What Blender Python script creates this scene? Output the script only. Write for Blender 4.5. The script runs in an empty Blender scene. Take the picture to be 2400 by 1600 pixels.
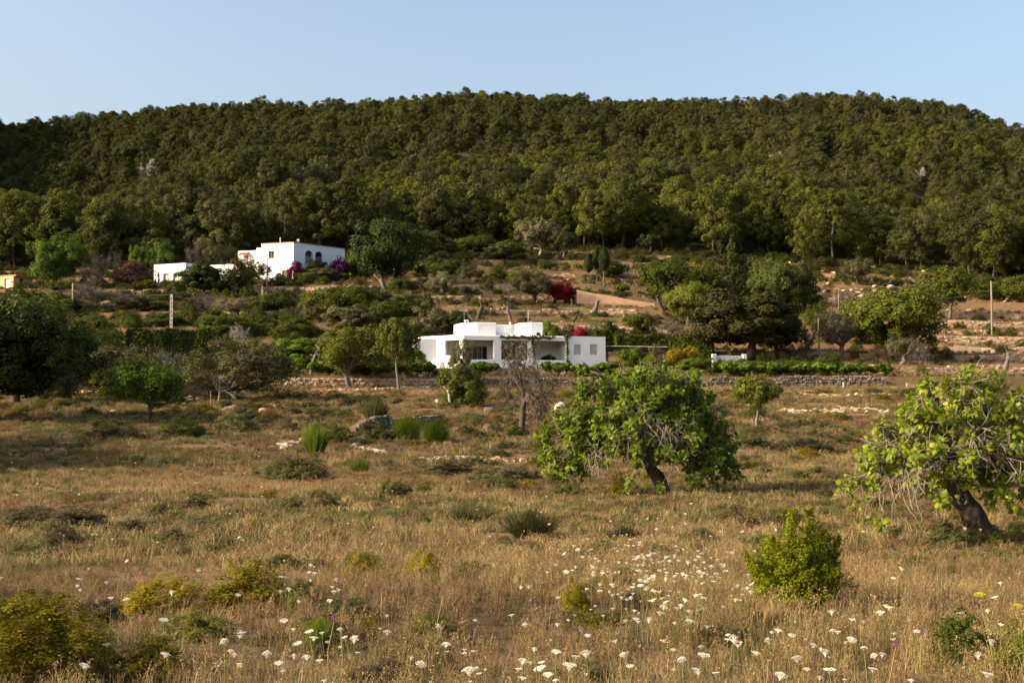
import bpy, bmesh, math, random
import numpy as np
from mathutils import Vector, Matrix

# ------------------------------------------------------------------ camera, sky, sun
SC = bpy.context.scene
COL = SC.collection
F = 3333.3                      # focal length in photo pixels (50 mm on 36 mm, 2400 px wide)
PITCH = math.atan(160 / F)
cam = bpy.data.cameras.new('camera')
cam.lens = 50; cam.sensor_width = 36; cam.sensor_fit = 'HORIZONTAL'
cam.clip_start = 0.1; cam.clip_end = 5000
cam_o = bpy.data.objects.new('camera', cam); COL.objects.link(cam_o)
cam_o.location = (0, 0, 0); cam_o.rotation_euler = (math.pi / 2 + PITCH, 0, 0)
SC.camera = cam_o

SUN_H = Vector((-0.97, -0.24)).normalized(); SUN_EL = math.radians(25)
SUN_DIR = Vector((SUN_H.x * math.cos(SUN_EL), SUN_H.y * math.cos(SUN_EL), math.sin(SUN_EL)))
world = bpy.data.worlds.new('World'); SC.world = world; world.use_nodes = True
wn = world.node_tree
sky = wn.nodes.new('ShaderNodeTexSky'); sky.sky_type = 'NISHITA'; sky.sun_disc = False
sky.sun_elevation = SUN_EL; sky.sun_rotation = math.atan2(SUN_H.x, SUN_H.y)
sky.air_density = 1.0; sky.dust_density = 5.6; sky.ozone_density = 0.5; sky.altitude = 50
wn.links.new(sky.outputs[0], wn.nodes['Background'].inputs[0])
wn.nodes['Background'].inputs[1].default_value = 0.15
sun = bpy.data.lights.new('sun', 'SUN'); sun.energy = 3.8; sun.angle = math.radians(0.55); sun.color = (1.0, 0.86, 0.66)
sun_o = bpy.data.objects.new('sun', sun); COL.objects.link(sun_o)
sun_o.rotation_euler = (-SUN_DIR).to_track_quat('-Z', 'Y').to_euler()
vs = SC.view_settings
vs.view_transform = 'Standard'; vs.look = 'None'; vs.gamma = 1.0; vs.use_curve_mapping = False; vs.exposure = 1.0
SC.cycles.max_bounces = 5; SC.cycles.diffuse_bounces = 2; SC.cycles.glossy_bounces = 2
SC.cycles.transmission_bounces = 3; SC.cycles.transparent_max_bounces = 4
SC.cycles.use_adaptive_sampling = True; SC.cycles.adaptive_threshold = 0.02

# ------------------------------------------------------------------ helpers
CT, ST = math.cos(PITCH), math.sin(PITCH)
def uw(px, py):
    a = (px - 1200) / F; b = (800 - py) / F
    dy = CT - b * ST
    return a / dy, (ST + b * CT) / dy
def at(px, py, d):
    u, w = uw(px, py)
    return np.array((u * d, d, w * d))
def vrow(py, d):
    return uw(1200, py)[1] * d

def vnoise(x, y, seed=0):
    x = np.asarray(x, float); y = np.asarray(y, float)
    xi = np.floor(x); yi = np.floor(y); fx = x - xi; fy = y - yi
    fx = fx * fx * (3 - 2 * fx); fy = fy * fy * (3 - 2 * fy)
    def h(i, j):
        s = np.sin(i * 127.1 + j * 311.7 + seed * 74.7) * 43758.5453
        return s - np.floor(s)
    return (h(xi, yi) * (1 - fx) + h(xi + 1, yi) * fx) * (1 - fy) + (h(xi, yi + 1) * (1 - fx) + h(xi + 1, yi + 1) * fx) * fy
def fbm(x, y, seed=0, o=3):
    s = 0; a = 0.5; t = 0
    for k in range(o):
        s = s + a * vnoise(x * 2 ** k, y * 2 ** k, seed + k); t += a; a *= .5
    return s / t
def sstep(a, b, x):
    t = np.clip((np.asarray(x, float) - a) / (b - a), 0, 1)
    return t * t * (3 - 2 * t)

# ------------------------------------------------------------------ terrain
PXC = np.array([-900, -320, 0, 200, 400, 600, 900, 1140, 1400, 1700, 2000, 2200, 2400, 3300], float)
UC = np.array([uw(p, 800)[0] for p in PXC])
ROWS = []
def zrow(r, z): ROWS.append((r, np.full(len(PXC), float(z))))
def prow(r, d):
    k = sorted(d); v = np.interp(PXC, k, [d[i] for i in k])
    ROWS.append((r, np.array([vrow(p, r) for p in v])))
for r, z in ((-40, -1.0), (0, -1.68), (6, -1.95), (11, -2.15), (18, -2.42), (30, -2.76), (46, -2.78), (66, -2.36), (80, -1.62), (90, -.9)): zrow(r, z)
prow(100, {0: 967, 2400: 965}); prow(115, {0: 940, 2400: 938}); prow(128, {0: 921, 2400: 921}); prow(139, {0: 893, 2400: 893})
prow(150, {0: 872, 2400: 872}); prow(163, {0: 842, 1000: 835, 1900: 830, 2400: 836}); prow(174, {0: 812, 1000: 800, 1900: 812, 2400: 820})
prow(185, {0: 785, 500: 776, 1000: 765, 1400: 765, 1900: 787, 2400: 800}); prow(194, {0: 768, 500: 760, 1000: 748, 1400: 748, 1900: 768, 2400: 782})
prow(205, {0: 742, 500: 738, 1000: 729, 1400: 729, 1900: 747, 2400: 762}); prow(217, {0: 716, 500: 712, 1000: 697, 1400: 699, 1900: 728, 2400: 742})
prow(230, {0: 690, 500: 687, 1000: 676, 1400: 676, 1900: 700, 2400: 722}); prow(248, {0: 660, 500: 655, 1000: 644, 1400: 640, 1900: 664, 2400: 698})
prow(262, {0: 640, 500: 636, 1000: 616, 1400: 614, 1900: 640, 2400: 680}); prow(275, {0: 626, 500: 620, 1000: 594, 1400: 596, 1900: 622, 2400: 662})
HILL = {290: [640, 630, 615, 612, 605, 600, 588, 583, 583, 592, 610, 630, 645, 700],  # leading columns: unseen ridge beyond the left edge, raised to shade the slope
        330: [590, 570, 575, 565, 545, 540, 527, 525, 525, 540, 560, 580, 600, 660],
        370: [540, 510, 560, 545, 490, 482, 488, 474, 466, 488, 505, 522, 542, 600],
        400: [470, 430, 576, 578, 468, 434, 462, 458, 424, 446, 460, 474, 497, 560],
        430: [380, 330, 566, 570, 500, 404, 448, 462, 420, 414, 424, 434, 458, 540],
        460: [300, 250, 528, 522, 482, 392, 430, 446, 414, 395, 395, 402, 430, 520],
        500: [230, 170, 442, 432, 396, 352, 365, 368, 354, 350, 345, 352, 392, 480],
        560: [150, 100, 362, 346, 325, 309, 306, 300, 304, 300, 287, 302, 352, 440],
        600: [130, 90, 330, 310, 294, 286, 278, 256, 278, 278, 262, 280, 342, 420],
        660: [160, 120, 355, 335, 318, 310, 302, 285, 300, 300, 288, 310, 372, 450]}
for r in sorted(HILL): ROWS.append((float(r), np.array([vrow(p, r) for p in HILL[r]])))
ROWS.append((900., ROWS[-1][1] * .7))
RR = np.array([r for r, _ in ROWS]); RZ = np.array([z for _, z in ROWS])
TERR = [(139, .95), (152, .9), (163, .85), (174, .8), (185, 1.25), (194, .7), (205, .95), (217, 1.1), (230, 1.45), (248, .8), (262, .9), (275, .9)]
TD = np.array([t[0] for t in TERR], float); TH = np.array([t[1] for t in TERR])
def wave(x): return 1.3 * np.sin(x / 23.) + .7 * np.sin(x / 9.3 + 1.) + .25 * np.sin(x / 3.7)
def wv(x, y): return wave(x) * sstep(120, 136, y) * (1 - sstep(280, 320, y))
PADS = [(-8., 18., 146., 163., 4.3, 3.), (-64., -24., 237.5, 256., 21.5, 3.), (-90., -70., 226., 236., 19.2, 3.)]
def ground(x, y):
    x = np.asarray(x, float); y = np.asarray(y, float)
    r = y - wv(x, y)
    u = np.clip(x / np.maximum(y, 40), UC[0], UC[-1])
    i = np.clip(np.searchsorted(RR, r) - 1, 0, len(RR) - 2); t = np.clip((r - RR[i]) / (RR[i + 1] - RR[i]), 0, 1)
    j = np.clip(np.searchsorted(UC, u) - 1, 0, len(UC) - 2); s = (u - UC[j]) / (UC[j + 1] - UC[j])
    z = (RZ[i, j] * (1 - s) + RZ[i, j + 1] * s) * (1 - t) + (RZ[i + 1, j] * (1 - s) + RZ[i + 1, j + 1] * s) * t
    k = np.searchsorted(TD, r, side='right') - 1
    kk = np.clip(k, 0, len(TD) - 2)
    tt = np.clip((r - TD[kk]) / (TD[kk + 1] - TD[kk]), 0, 1)
    st = np.where(k < 0, -TH[0] / 2 * sstep(125, 139, r), np.where(k >= len(TD) - 1, TH[-1] / 2 * (1 - sstep(275, 285, r)), TH[kk] / 2 * (1 - tt) - TH[kk + 1] / 2 * tt))
    z = z + st
    amp = np.where(y < 120, .16, .10) + sstep(280, 340, y) * 1.3
    z = z + amp * (fbm(x * .23, y * .23, 3) - .5) * 2 * sstep(3, 9, np.abs(y) + np.abs(x)) + sstep(40, 75, y) * (1 - sstep(120, 135, y)) * .7 * (fbm(x * .06, y * .1, 8, 2) - .5)
    z = z + sstep(300, 360, y) * (1 - sstep(560, 600, y)) * 14. * (fbm(x * .014 + 3, y * .018, 44, 2) - .5)
    for x0, x1, y0, y1, zp, e in PADS:
        m = sstep(x0 - e, x0, x) * (1 - sstep(x1, x1 + e, x)) * sstep(y0 - .3, y0, r) * (1 - sstep(y1, y1 + e, r))
        z = z * (1 - m) + zp * m
    return z
def gz(x, y): return float(ground(np.array([x]), np.array([y]))[0])
_DS = np.concatenate([np.arange(6, 60, .1), np.arange(60, 300, .2), np.arange(300, 700, 1.)])
def hit(px, py):
    """where the line of sight through a photo pixel meets the ground"""
    u, w = uw(px, py)
    g = ground(u * _DS, _DS) - w * _DS
    k = np.argmax(g >= 0)
    if g[k] < 0: k = len(_DS) - 1
    d = _DS[k]
    return np.array((u * d, d, gz(u * d, d)))

# ------------------------------------------------------------------ mesh collecting
class Geo:
    def __init__(s): s.V = []; s.Q = []; s.T = []; s.n = 0
    def add(s, V, Q=None, T=None):
        V = np.asarray(V, float).reshape(-1, 3)
        if Q is not None and len(Q): s.Q.append(np.asarray(Q, np.int64).reshape(-1, 4) + s.n)
        if T is not None and len(T): s.T.append(np.asarray(T, np.int64).reshape(-1, 3) + s.n)
        s.V.append(V); s.n += len(V)
    def box(s, c, d, rz=0., jit=None, rng=None):
        x, y, z = [k / 2 for k in d]
        v = np.array([(-x, -y, -z), (x, -y, -z), (x, y, -z), (-x, y, -z), (-x, -y, z), (x, -y, z), (x, y, z), (-x, y, z)])
        if jit: v = v * (1 + rng.uniform(-jit, jit, v.shape))
        if rz:
            cs, sn = math.cos(rz), math.sin(rz); v = v @ np.array([[cs, sn, 0], [-sn, cs, 0], [0, 0, 1]])
        s.add(v + np.asarray(c), [(0, 3, 2, 1), (4, 5, 6, 7), (0, 1, 5, 4), (1, 2, 6, 5), (2, 3, 7, 6), (3, 0, 4, 7)])
    def tube(s, P, R, k=6, cap=True):
        P = np.asarray(P, float); n = len(P); R = np.broadcast_to(np.asarray(R, float), (n,))
        T = np.gradient(P, axis=0); T /= np.linalg.norm(T, axis=1)[:, None] + 1e-9
        ref = np.array((1., 0, 0)) if abs(T[0][2]) > .6 else np.array((0, 0, 1.))
        A = np.cross(T, ref); A /= np.linalg.norm(A, axis=1)[:, None] + 1e-9; B = np.cross(T, A)
        an = np.arange(k) * 2 * math.pi / k
        V = P[:, None] + R[:, None, None] * (np.cos(an)[None, :, None] * A[:, None] + np.sin(an)[None, :, None] * B[:, None])
        i = np.arange(n - 1)[:, None]; j = np.arange(k)[None]; j2 = (j + 1) % k
        Q = np.stack([i * k + j, i * k + j2, (i + 1) * k + j2, (i + 1) * k + j], -1).reshape(-1, 4)
        Tn = []
        if cap and k > 3:
            for q in range(1, k - 1): Tn.append(((n - 1) * k, (n - 1) * k + q, (n - 1) * k + q + 1))
        s.add(V.reshape(-1, 3), Q, Tn)
    def leaves(s, P, N, size, aspect, rng):
        P = np.asarray(P, float); n = len(P); N = N / (np.linalg.norm(N, axis=1)[:, None] + 1e-9)
        R = rng.normal(size=(n, 3)); T = np.cross(N, R); T /= np.linalg.norm(T, axis=1)[:, None] + 1e-9; B = np.cross(N, T)
        sz = (np.asarray(size) * rng.uniform(.6, 1.3, n))[:, None]
        V = np.stack([P - T * sz, P + B * sz * aspect, P + T * sz, P - B * sz * aspect], 1).reshape(-1, 3)
        s.add(V, np.arange(n * 4).reshape(-1, 4))
    def mesh(s, name, mat=None, smooth=False):
        me = bpy.data.meshes.new(name)
        V = np.concatenate(s.V) if s.V else np.zeros((0, 3))
        Q = np.concatenate(s.Q) if s.Q else np.zeros((0, 4), np.int64); T = np.concatenate(s.T) if s.T else np.zeros((0, 3), np.int64)
        me.vertices.add(len(V)); me.vertices.foreach_set('co', V.astype(np.float32).ravel())
        L = np.concatenate([Q.ravel(), T.ravel()]).astype(np.int32)
        me.loops.add(len(L)); me.loops.foreach_set('vertex_index', L)
        st = np.concatenate([np.arange(len(Q)) * 4, len(Q) * 4 + np.arange(len(T)) * 3]).astype(np.int32)
        me.polygons.add(len(st)); me.polygons.foreach_set('loop_start', st)
        me.polygons.foreach_set('use_smooth', np.full(len(st), bool(smooth)))
        me.update(calc_edges=True)
        if mat is not None: me.materials.append(mat)
        return me

def link(name, me, parent=None, loc=None, rot=None, scl=None):
    o = bpy.data.objects.new(name, me); COL.objects.link(o)
    if parent is not None: o.parent = parent
    if loc is not None: o.location = loc
    if rot is not None: o.rotation_euler = rot
    if scl is not None: o.scale = scl
    return o
def tag(o, label=None, cat=None, group=None, kind=None):
    if label: o['label'] = label
    if cat: o['category'] = cat
    if group: o['group'] = group
    if kind: o['kind'] = kind
    return o
def thing(name, label, cat, loc=(0, 0, 0), rz=0., group=None, scl=None):
    o = link(name, None, None, loc, (0, 0, rz), scl); o.empty_display_size = .2
    return tag(o, label, cat, group)
def setmat(o, mat):
    if o.data.materials[0] is not mat:
        o.material_slots[0].link = 'OBJECT'; o.material_slots[0].material = mat

# ------------------------------------------------------------------ materials
def nodes(name):
    m = bpy.data.materials.new(name); m.use_nodes = True
    nt = m.node_tree; b = nt.nodes['Principled BSDF']
    return m, nt, b
def ramp(nt, fac, stops):
    r = nt.nodes.new('ShaderNodeValToRGB'); e = r.color_ramp.elements
    while len(e) < len(stops): e.new(.5)
    for k, (p, c) in enumerate(stops): e[k].position = p; e[k].color = (*c, 1)
    nt.links.new(fac, r.inputs[0]); return r.outputs[0]
def mix(nt, a, b, f, mode='MIX'):
    n = nt.nodes.new('ShaderNodeMix'); n.data_type = 'RGBA'; n.blend_type = mode
    for s, v in ((n.inputs[6], a), (n.inputs[7], b), (n.inputs[0], f)):
        if hasattr(v, 'is_linked'): nt.links.new(v, s)
        elif isinstance(v, tuple): s.default_value = (*v, 1)
        else: s.default_value = v
    return n.outputs[2]
def noise(nt, scale, detail=3, coord='Object', rough=.55):
    tc = nt.nodes.new('ShaderNodeTexCoord'); n = nt.nodes.new('ShaderNodeTexNoise')
    n.inputs['Scale'].default_value = scale; n.inputs['Detail'].default_value = detail; n.inputs['Roughness'].default_value = rough
    nt.links.new(tc.outputs[coord], n.inputs['Vector']); return n.outputs[0]
def math_(nt, op, a, b):
    n = nt.nodes.new('ShaderNodeMath'); n.operation = op
    for s, v in ((n.inputs[0], a), (n.inputs[1], b)):
        if hasattr(v, 'is_linked'): nt.links.new(v, s)
        else: s.default_value = v
    return n.outputs[0]
def bump(nt, b, h, strength, dist=.05):
    n = nt.nodes.new('ShaderNodeBump'); n.inputs['Strength'].default_value = strength; n.inputs['Distance'].default_value = dist
    nt.links.new(h, n.inputs['Height']); nt.links.new(n.outputs[0], b.inputs['Normal'])
def foliage(name, c1, c2, c3=None, trans=.3, gloss=.07, nscale=5., rough=.7):
    m, nt, b = nodes(name)
    oi = nt.nodes.new('ShaderNodeObjectInfo'); ge = nt.nodes.new('ShaderNodeNewGeometry')
    f = math_(nt, 'ADD', math_(nt, 'MULTIPLY', noise(nt, nscale), .55), math_(nt, 'MULTIPLY', ge.outputs['Random Per Island'], .45))
    f = math_(nt, 'ADD', f, math_(nt, 'MULTIPLY', math_(nt, 'SUBTRACT', oi.outputs['Random'], .5), .5))
    st = [(.25, c1), (.75, c2)] + ([(.95, c3)] if c3 else [])
    c = ramp(nt, f, st)
    nt.links.new(c, b.inputs['Base Color']); b.inputs['Roughness'].default_value = rough; b.inputs['Specular IOR Level'].default_value = gloss
    t = nt.nodes.new('ShaderNodeBsdfTranslucent'); nt.links.new(mix(nt, c, (1., .95, .35), 1., 'MULTIPLY'), t.inputs[0])
    ms = nt.nodes.new('ShaderNodeMixShader'); ms.inputs[0].default_value = trans
    nt.links.new(b.outputs[0], ms.inputs[1]); nt.links.new(t.outputs[0], ms.inputs[2])
    nt.links.new(ms.outputs[0], nt.nodes['Material Output'].inputs[0])
    return m
def plain(name, c, rough=.7, c2=None, nscale=4., bmp=0., spec=.3, metal=0.):
    m, nt, b = nodes(name)
    n = noise(nt, nscale, 5)
    col = ramp(nt, n, [(.3, c), (.72, c2 or tuple(k * .82 for k in c))])
    nt.links.new(col, b.inputs['Base Color']); b.inputs['Roughness'].default_value = rough; b.inputs['Specular IOR Level'].default_value = spec
    b.inputs['Metallic'].default_value = metal
    if bmp: bump(nt, b, noise(nt, nscale * 6, 4), bmp)
    return m
def stone_mat(name, cs):
    m, nt, b = nodes(name)
    oi = nt.nodes.new('ShaderNodeObjectInfo'); ge = nt.nodes.new('ShaderNodeNewGeometry')
    f = math_(nt, 'FRACT', math_(nt, 'ADD', math_(nt, 'MULTIPLY', oi.outputs['Random'], 3.7), ge.outputs['Random Per Island']), 0.)
    c = ramp(nt, f, cs)
    n = noise(nt, 7., 6)
    c = mix(nt, c, (.09, .075, .055), math_(nt, 'MULTIPLY', ramp(nt, n, [(.45, (0, 0, 0)), (.8, (1, 1, 1))]), .55))
    nt.links.new(c, b.inputs['Base Color']); b.inputs['Roughness'].default_value = .9; b.inputs['Specular IOR Level'].default_value = .15
    bump(nt, b, noise(nt, 16., 5), .6, .04)
    return m
M = {}
M['pine'] = foliage('pine needles', (.048, .053, .016), (.098, .098, .030), (.15, .132, .052), .25, .05, .5)
M['pine2'] = foliage('pine needles pale sunlit', (.060, .070, .013), (.130, .136, .024), (.175, .17, .038), .26, .05, .5)
M['bark'] = plain('bark', (.115, .085, .062), .95, (.035, .027, .020), 9., .9, .1)
M['greybark'] = plain('grey bark', (.19, .165, .135), .95, (.085, .072, .058), 9., .8, .1)
M['palebark'] = plain('pale bark', (.46, .42, .35), .9, (.25, .22, .18), 8., .5, .1)
M['twig'] = plain('dead twig', (.105, .080, .058), .95, (.045, .036, .027), 6., .3, .1)
M['oak'] = foliage('dark oak leaves', (.024, .026, .006), (.078, .068, .016), (.14, .115, .035), .15)
M['carob'] = foliage('carob leaves', (.030, .042, .010), (.078, .094, .020), (.125, .135, .036), .2)
M['almond'] = foliage('almond leaves', (.050, .066, .009), (.130, .145, .020), (.19, .195, .038), .3)
M['green'] = foliage('bright green leaves', (.036, .066, .010), (.090, .135, .020), (.14, .19, .036), .3)
M['olive'] = foliage('olive leaves', (.070, .066, .028), (.155, .140, .066), (.23, .205, .11), .2)
M['grey'] = foliage('grey twiggy leaves', (.085, .073, .055), (.165, .145, .11), None, .15)
M['cypress'] = foliage('cypress leaves', (.014, .019, .005), (.046, .050, .011), None, .12)
M['hedge'] = foliage('hedge leaves', (.030, .040, .005), (.095, .105, .013), None, .2)
M['vine'] = foliage('vine leaves', (.052, .090, .008), (.135, .195, .018), (.21, .27, .035), .35)
M['lush'] = foliage('lush garden leaves', (.045, .075, .008), (.125, .160, .018), (.20, .23, .032), .3)
M['yellow'] = foliage('yellow shrub leaves', (.16, .12, .012), (.36, .26, .02), None, .3)
M['magenta'] = foliage('magenta bracts', (.10, .018, .06), (.40, .02, .27), None, .35, .05)
M['purple'] = foliage('purple bracts', (.05, .016, .045), (.17, .014, .19), None, .35, .05)
M['crimson'] = foliage('crimson bracts', (.15, .014, .025), (.46, .015, .055), None, .38, .05)
M['oleander'] = foliage('oleander flowers', (.045, .050, .022), (.20, .085, .07), (.42, .17, .16), .25, .1)
M['fig'] = foliage('fig leaves', (.085, .130, .007), (.20, .25, .014), (.32, .345, .028), .42, .2, 1.2, .5)
M['broom'] = foliage('broom shoots', (.075, .12, .010), (.18, .235, .018), None, .3)
M['juniper'] = foliage('juniper leaves', (.14, .165, .006), (.31, .33, .012), (.45, .44, .03), .45)
M['spurge'] = foliage('yellow green shrub', (.10, .095, .006), (.26, .205, .012), (.44, .31, .02), .38)
M['herb'] = foliage('green herb', (.085, .088, .030), (.175, .170, .060), (.23, .215, .09), .3)
M['scrub'] = foliage('scrub leaves', (.055, .050, .022), (.130, .110, .045), (.19, .155, .07), .2)
M['white'] = plain('white plaster', (.82, .81, .79), .85, (.76, .745, .72), 1.3, .12, .2)
M['whitepaint'] = plain('white paint', (.80, .79, .76), .55, None, 3.)
M['terracotta'] = plain('terracotta', (.50, .20, .10), .85, (.36, .13, .065), 6., .3)
M['trim'] = plain('terracotta trim', (.50, .32, .23), .85, (.40, .24, .17), 3.)
M['salmon'] = plain('salmon render', (.62, .36, .20), .9, (.52, .29, .16), 1.2, .25)
M['peachwall'] = plain('peach wall render', (.60, .36, .22), .9, (.47, .28, .18), .8, .3)
M['wood'] = plain('weathered wood', (.27, .20, .14), .9, (.16, .12, .085), 9., .4)
M['darkwood'] = plain('dark wood', (.07, .045, .03), .8, None, 6.)
M['concrete'] = plain('concrete', (.50, .46, .41), .9, (.38, .35, .31), 3., .3)
M['shutter'] = plain('grey shutter paint', (.46, .50, .47), .6, None, 5.)
M['frame'] = plain('brown frame', (.24, .11, .06), .6, None, 5.)
M['glass'] = plain('window glass', (.015, .020, .022), .06, None, 1., 0, .5)
M['dark'] = plain('dark recess', (.02, .018, .016), .8)
M['metal'] = plain('grey metal', (.40, .40, .39), .4, None, 5., 0, .5, .6)
M['wire'] = plain('cable', (.05, .05, .05), .6)
M['red'] = plain('red paint', (.42, .012, .02), .35)
M['rubber'] = plain('rubber', (.02, .02, .02), .8)
M['cream'] = plain('cream cloth', (.62, .58, .46), .8)
M['whiteflower'] = plain('white flower', (.74, .69, .57), .8, (.58, .52, .39), 30.)
M['stem'] = foliage('green stem', (.10, .13, .03), (.20, .20, .06), None, .2)
M['drystem'] = foliage('dry stem', (.22, .14, .06), (.36, .25, .11), None, .2)
M['seedhead'] = plain('brown seed head', (.20, .11, .06), .9, (.10, .055, .035), 20.)
M['purpleflower'] = plain('purple flower', (.20, .05, .13), .8, (.12, .03, .09), 20.)
M['fennel'] = plain('fennel flower', (.45, .36, .02), .8, (.30, .26, .02), 20.)
M['track'] = plain('trodden earth', (.33, .245, .165), .95, (.24, .175, .115), 2., .4)
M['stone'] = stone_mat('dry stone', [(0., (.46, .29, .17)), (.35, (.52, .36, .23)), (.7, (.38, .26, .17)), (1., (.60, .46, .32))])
M['stonegrey_shade'] = stone_mat('grey dry stone shaded', [(0., (.13, .10, .075)), (.4, (.19, .15, .115)), (.75, (.10, .08, .06)), (1., (.25, .205, .16))])  # grey stone, darkened further to put the vineyard walls' shade into the colour
M['rock'] = stone_mat('pale limestone', [(0., (.46, .37, .28)), (.5, (.56, .46, .36)), (1., (.40, .28, .19))])
M['mortar'] = plain('wall core earth', (.16, .105, .065), .95, (.09, .06, .04), 3., .5)
def blade_mat(name, stops, trans=.3):
    m, nt, b = nodes(name)
    oi = nt.nodes.new('ShaderNodeObjectInfo'); ge = nt.nodes.new('ShaderNodeNewGeometry')
    n = nt.nodes.new('ShaderNodeTexNoise'); n.inputs['Scale'].default_value = .35; n.inputs['Detail'].default_value = 4
    nt.links.new(oi.outputs['Location'], n.inputs['Vector'])
    f = math_(nt, 'ADD', math_(nt, 'MULTIPLY', n.outputs[0], .62), math_(nt, 'MULTIPLY', oi.outputs['Random'], .28))
    f = math_(nt, 'ADD', f, math_(nt, 'MULTIPLY', ge.outputs['Random Per Island'], .22))
    c = ramp(nt, f, stops)
    nt.links.new(c, b.inputs['Base Color']); b.inputs['Roughness'].default_value = .6; b.inputs['Specular IOR Level'].default_value = .2
    t = nt.nodes.new('ShaderNodeBsdfTranslucent'); nt.links.new(c, t.inputs[0])
    ms = nt.nodes.new('ShaderNodeMixShader'); ms.inputs[0].default_value = trans
    nt.links.new(b.outputs[0], ms.inputs[1]); nt.links.new(t.outputs[0], ms.inputs[2]); nt.links.new(ms.outputs[0], nt.nodes['Material Output'].inputs[0])
    return m
M['dry'] = blade_mat('dry grass', [(.2, (.095, .068, .030)), (.42, (.19, .130, .054)), (.62, (.30, .205, .085)), (.85, (.46, .335, .15))])
M['brownherb'] = blade_mat('brown herb', [(.2, (.075, .046, .023)), (.5, (.155, .084, .038)), (.85, (.27, .135, .058))])
M['greengrass'] = blade_mat('green grass', [(.2, (.055, .060, .014)), (.5, (.105, .108, .026)), (.85, (.175, .165, .042))])

def ground_mat():
    m, nt, b = nodes('earth and thatch')
    at_ = nt.nodes.new('ShaderNodeAttribute'); at_.attribute_name = 'soil'
    sep = nt.nodes.new('ShaderNodeSeparateColor'); nt.links.new(at_.outputs['Color'], sep.inputs[0])
    n1 = noise(nt, .33, 7, 'Object', .65); n2 = noise(nt, 2.3, 6, 'Object', .7); n3 = noise(nt, 14., 4, 'Object', .7)
    c = ramp(nt, n1, [(.30, (.085, .060, .030)), (.5, (.145, .098, .048)), (.7, (.20, .14, .068))])
    c = mix(nt, c, (.085, .080, .032), math_(nt, 'MULTIPLY', ramp(nt, n2, [(.5, (0, 0, 0)), (.7, (1, 1, 1))]), .6))
    red = ramp(nt, n2, [(.3, (.20, .098, .048)), (.6, (.31, .165, .085)), (.8, (.42, .27, .16))])
    c = mix(nt, c, red, sep.outputs[0])
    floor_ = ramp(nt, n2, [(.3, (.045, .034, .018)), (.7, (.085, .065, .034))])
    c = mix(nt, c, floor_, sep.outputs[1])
    c = mix(nt, c, (.05, .035, .02), math_(nt, 'MULTIPLY', ramp(nt, n3, [(.5, (0, 0, 0)), (.75, (1, 1, 1))]), .5))
    nt.links.new(c, b.inputs['Base Color']); b.inputs['Roughness'].default_value = .95; b.inputs['Specular IOR Level'].default_value = .1
    bump(nt, b, n3, .8, .12)
    return m
M['ground'] = ground_mat()

# ------------------------------------------------------------------ the ground sheet
rows = list(np.arange(-14, 60, .7)) + list(np.arange(60, 136, 1.1))
tr = list(np.arange(136, 285, 1.8))
tr = [r for r in tr if np.min(np.abs(TD - r)) > .5]
for d in TD: tr += [d - .45, d - .02, d + .02, d + .5]
rows = np.array(sorted(rows + tr) + list(np.arange(286, 700, 6.)) + [740., 800., 900.])
SS = np.linspace(-1, 1, 281); SS = np.sign(SS) * np.abs(SS) ** 1.15
RG, SG = np.meshgrid(rows, SS, indexing='ij')
XG = SG * (26 + .56 * np.maximum(RG, 0))
YG = RG + 0
for _ in range(4): YG = RG + wv(XG, YG)
eps = np.where(np.isin(np.round(RG, 3), np.round(TD - .02, 3)), -.0, .0)
ZG = ground(XG, YG + eps)
nr, nc = RG.shape
g = Geo(); i = np.arange(nr - 1)[:, None]; j = np.arange(nc - 1)[None]
g.add(np.stack([XG, YG, ZG], -1).reshape(-1, 3), np.stack([i * nc + j, i * nc + j + 1, (i + 1) * nc + j + 1, (i + 1) * nc + j], -1).reshape(-1, 4))
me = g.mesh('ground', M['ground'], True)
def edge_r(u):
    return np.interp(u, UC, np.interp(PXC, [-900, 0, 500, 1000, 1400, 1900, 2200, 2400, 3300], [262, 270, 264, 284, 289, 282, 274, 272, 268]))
def redness(x, y):
    px = 1200 + x / np.maximum(y, 5) * F
    r = y - wv(x, y)
    m = sstep(.47, .62, fbm(x * .12, y * .12, 21)) * sstep(150, 180, r) * .5
    m = np.maximum(m, sstep(660, 720, px) * (1 - sstep(1010, 1060, px)) * sstep(123, 127, r) * (1 - sstep(137, 138, r)))
    m = np.maximum(m, sstep(.62, .72, fbm(x * .3, y * .3, 33)) * .7 * (1 - sstep(110, 140, r)))
    m = np.maximum(m, sstep(1900, 2100, px) * sstep(140, 160, r) * .45)
    return np.clip(m, 0, 1) * (1 - sstep(280, 292, r))
soil = np.zeros((nr * nc, 4), np.float32)
soil[:, 0] = redness(XG, YG).ravel()
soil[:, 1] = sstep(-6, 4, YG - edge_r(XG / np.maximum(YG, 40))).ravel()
soil[:, 3] = 1
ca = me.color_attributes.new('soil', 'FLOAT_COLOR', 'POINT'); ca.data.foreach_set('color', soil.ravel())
tag(link('ground', me), 'rising dry field, terraced slope and wooded hill', None, None, 'structure')

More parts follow.
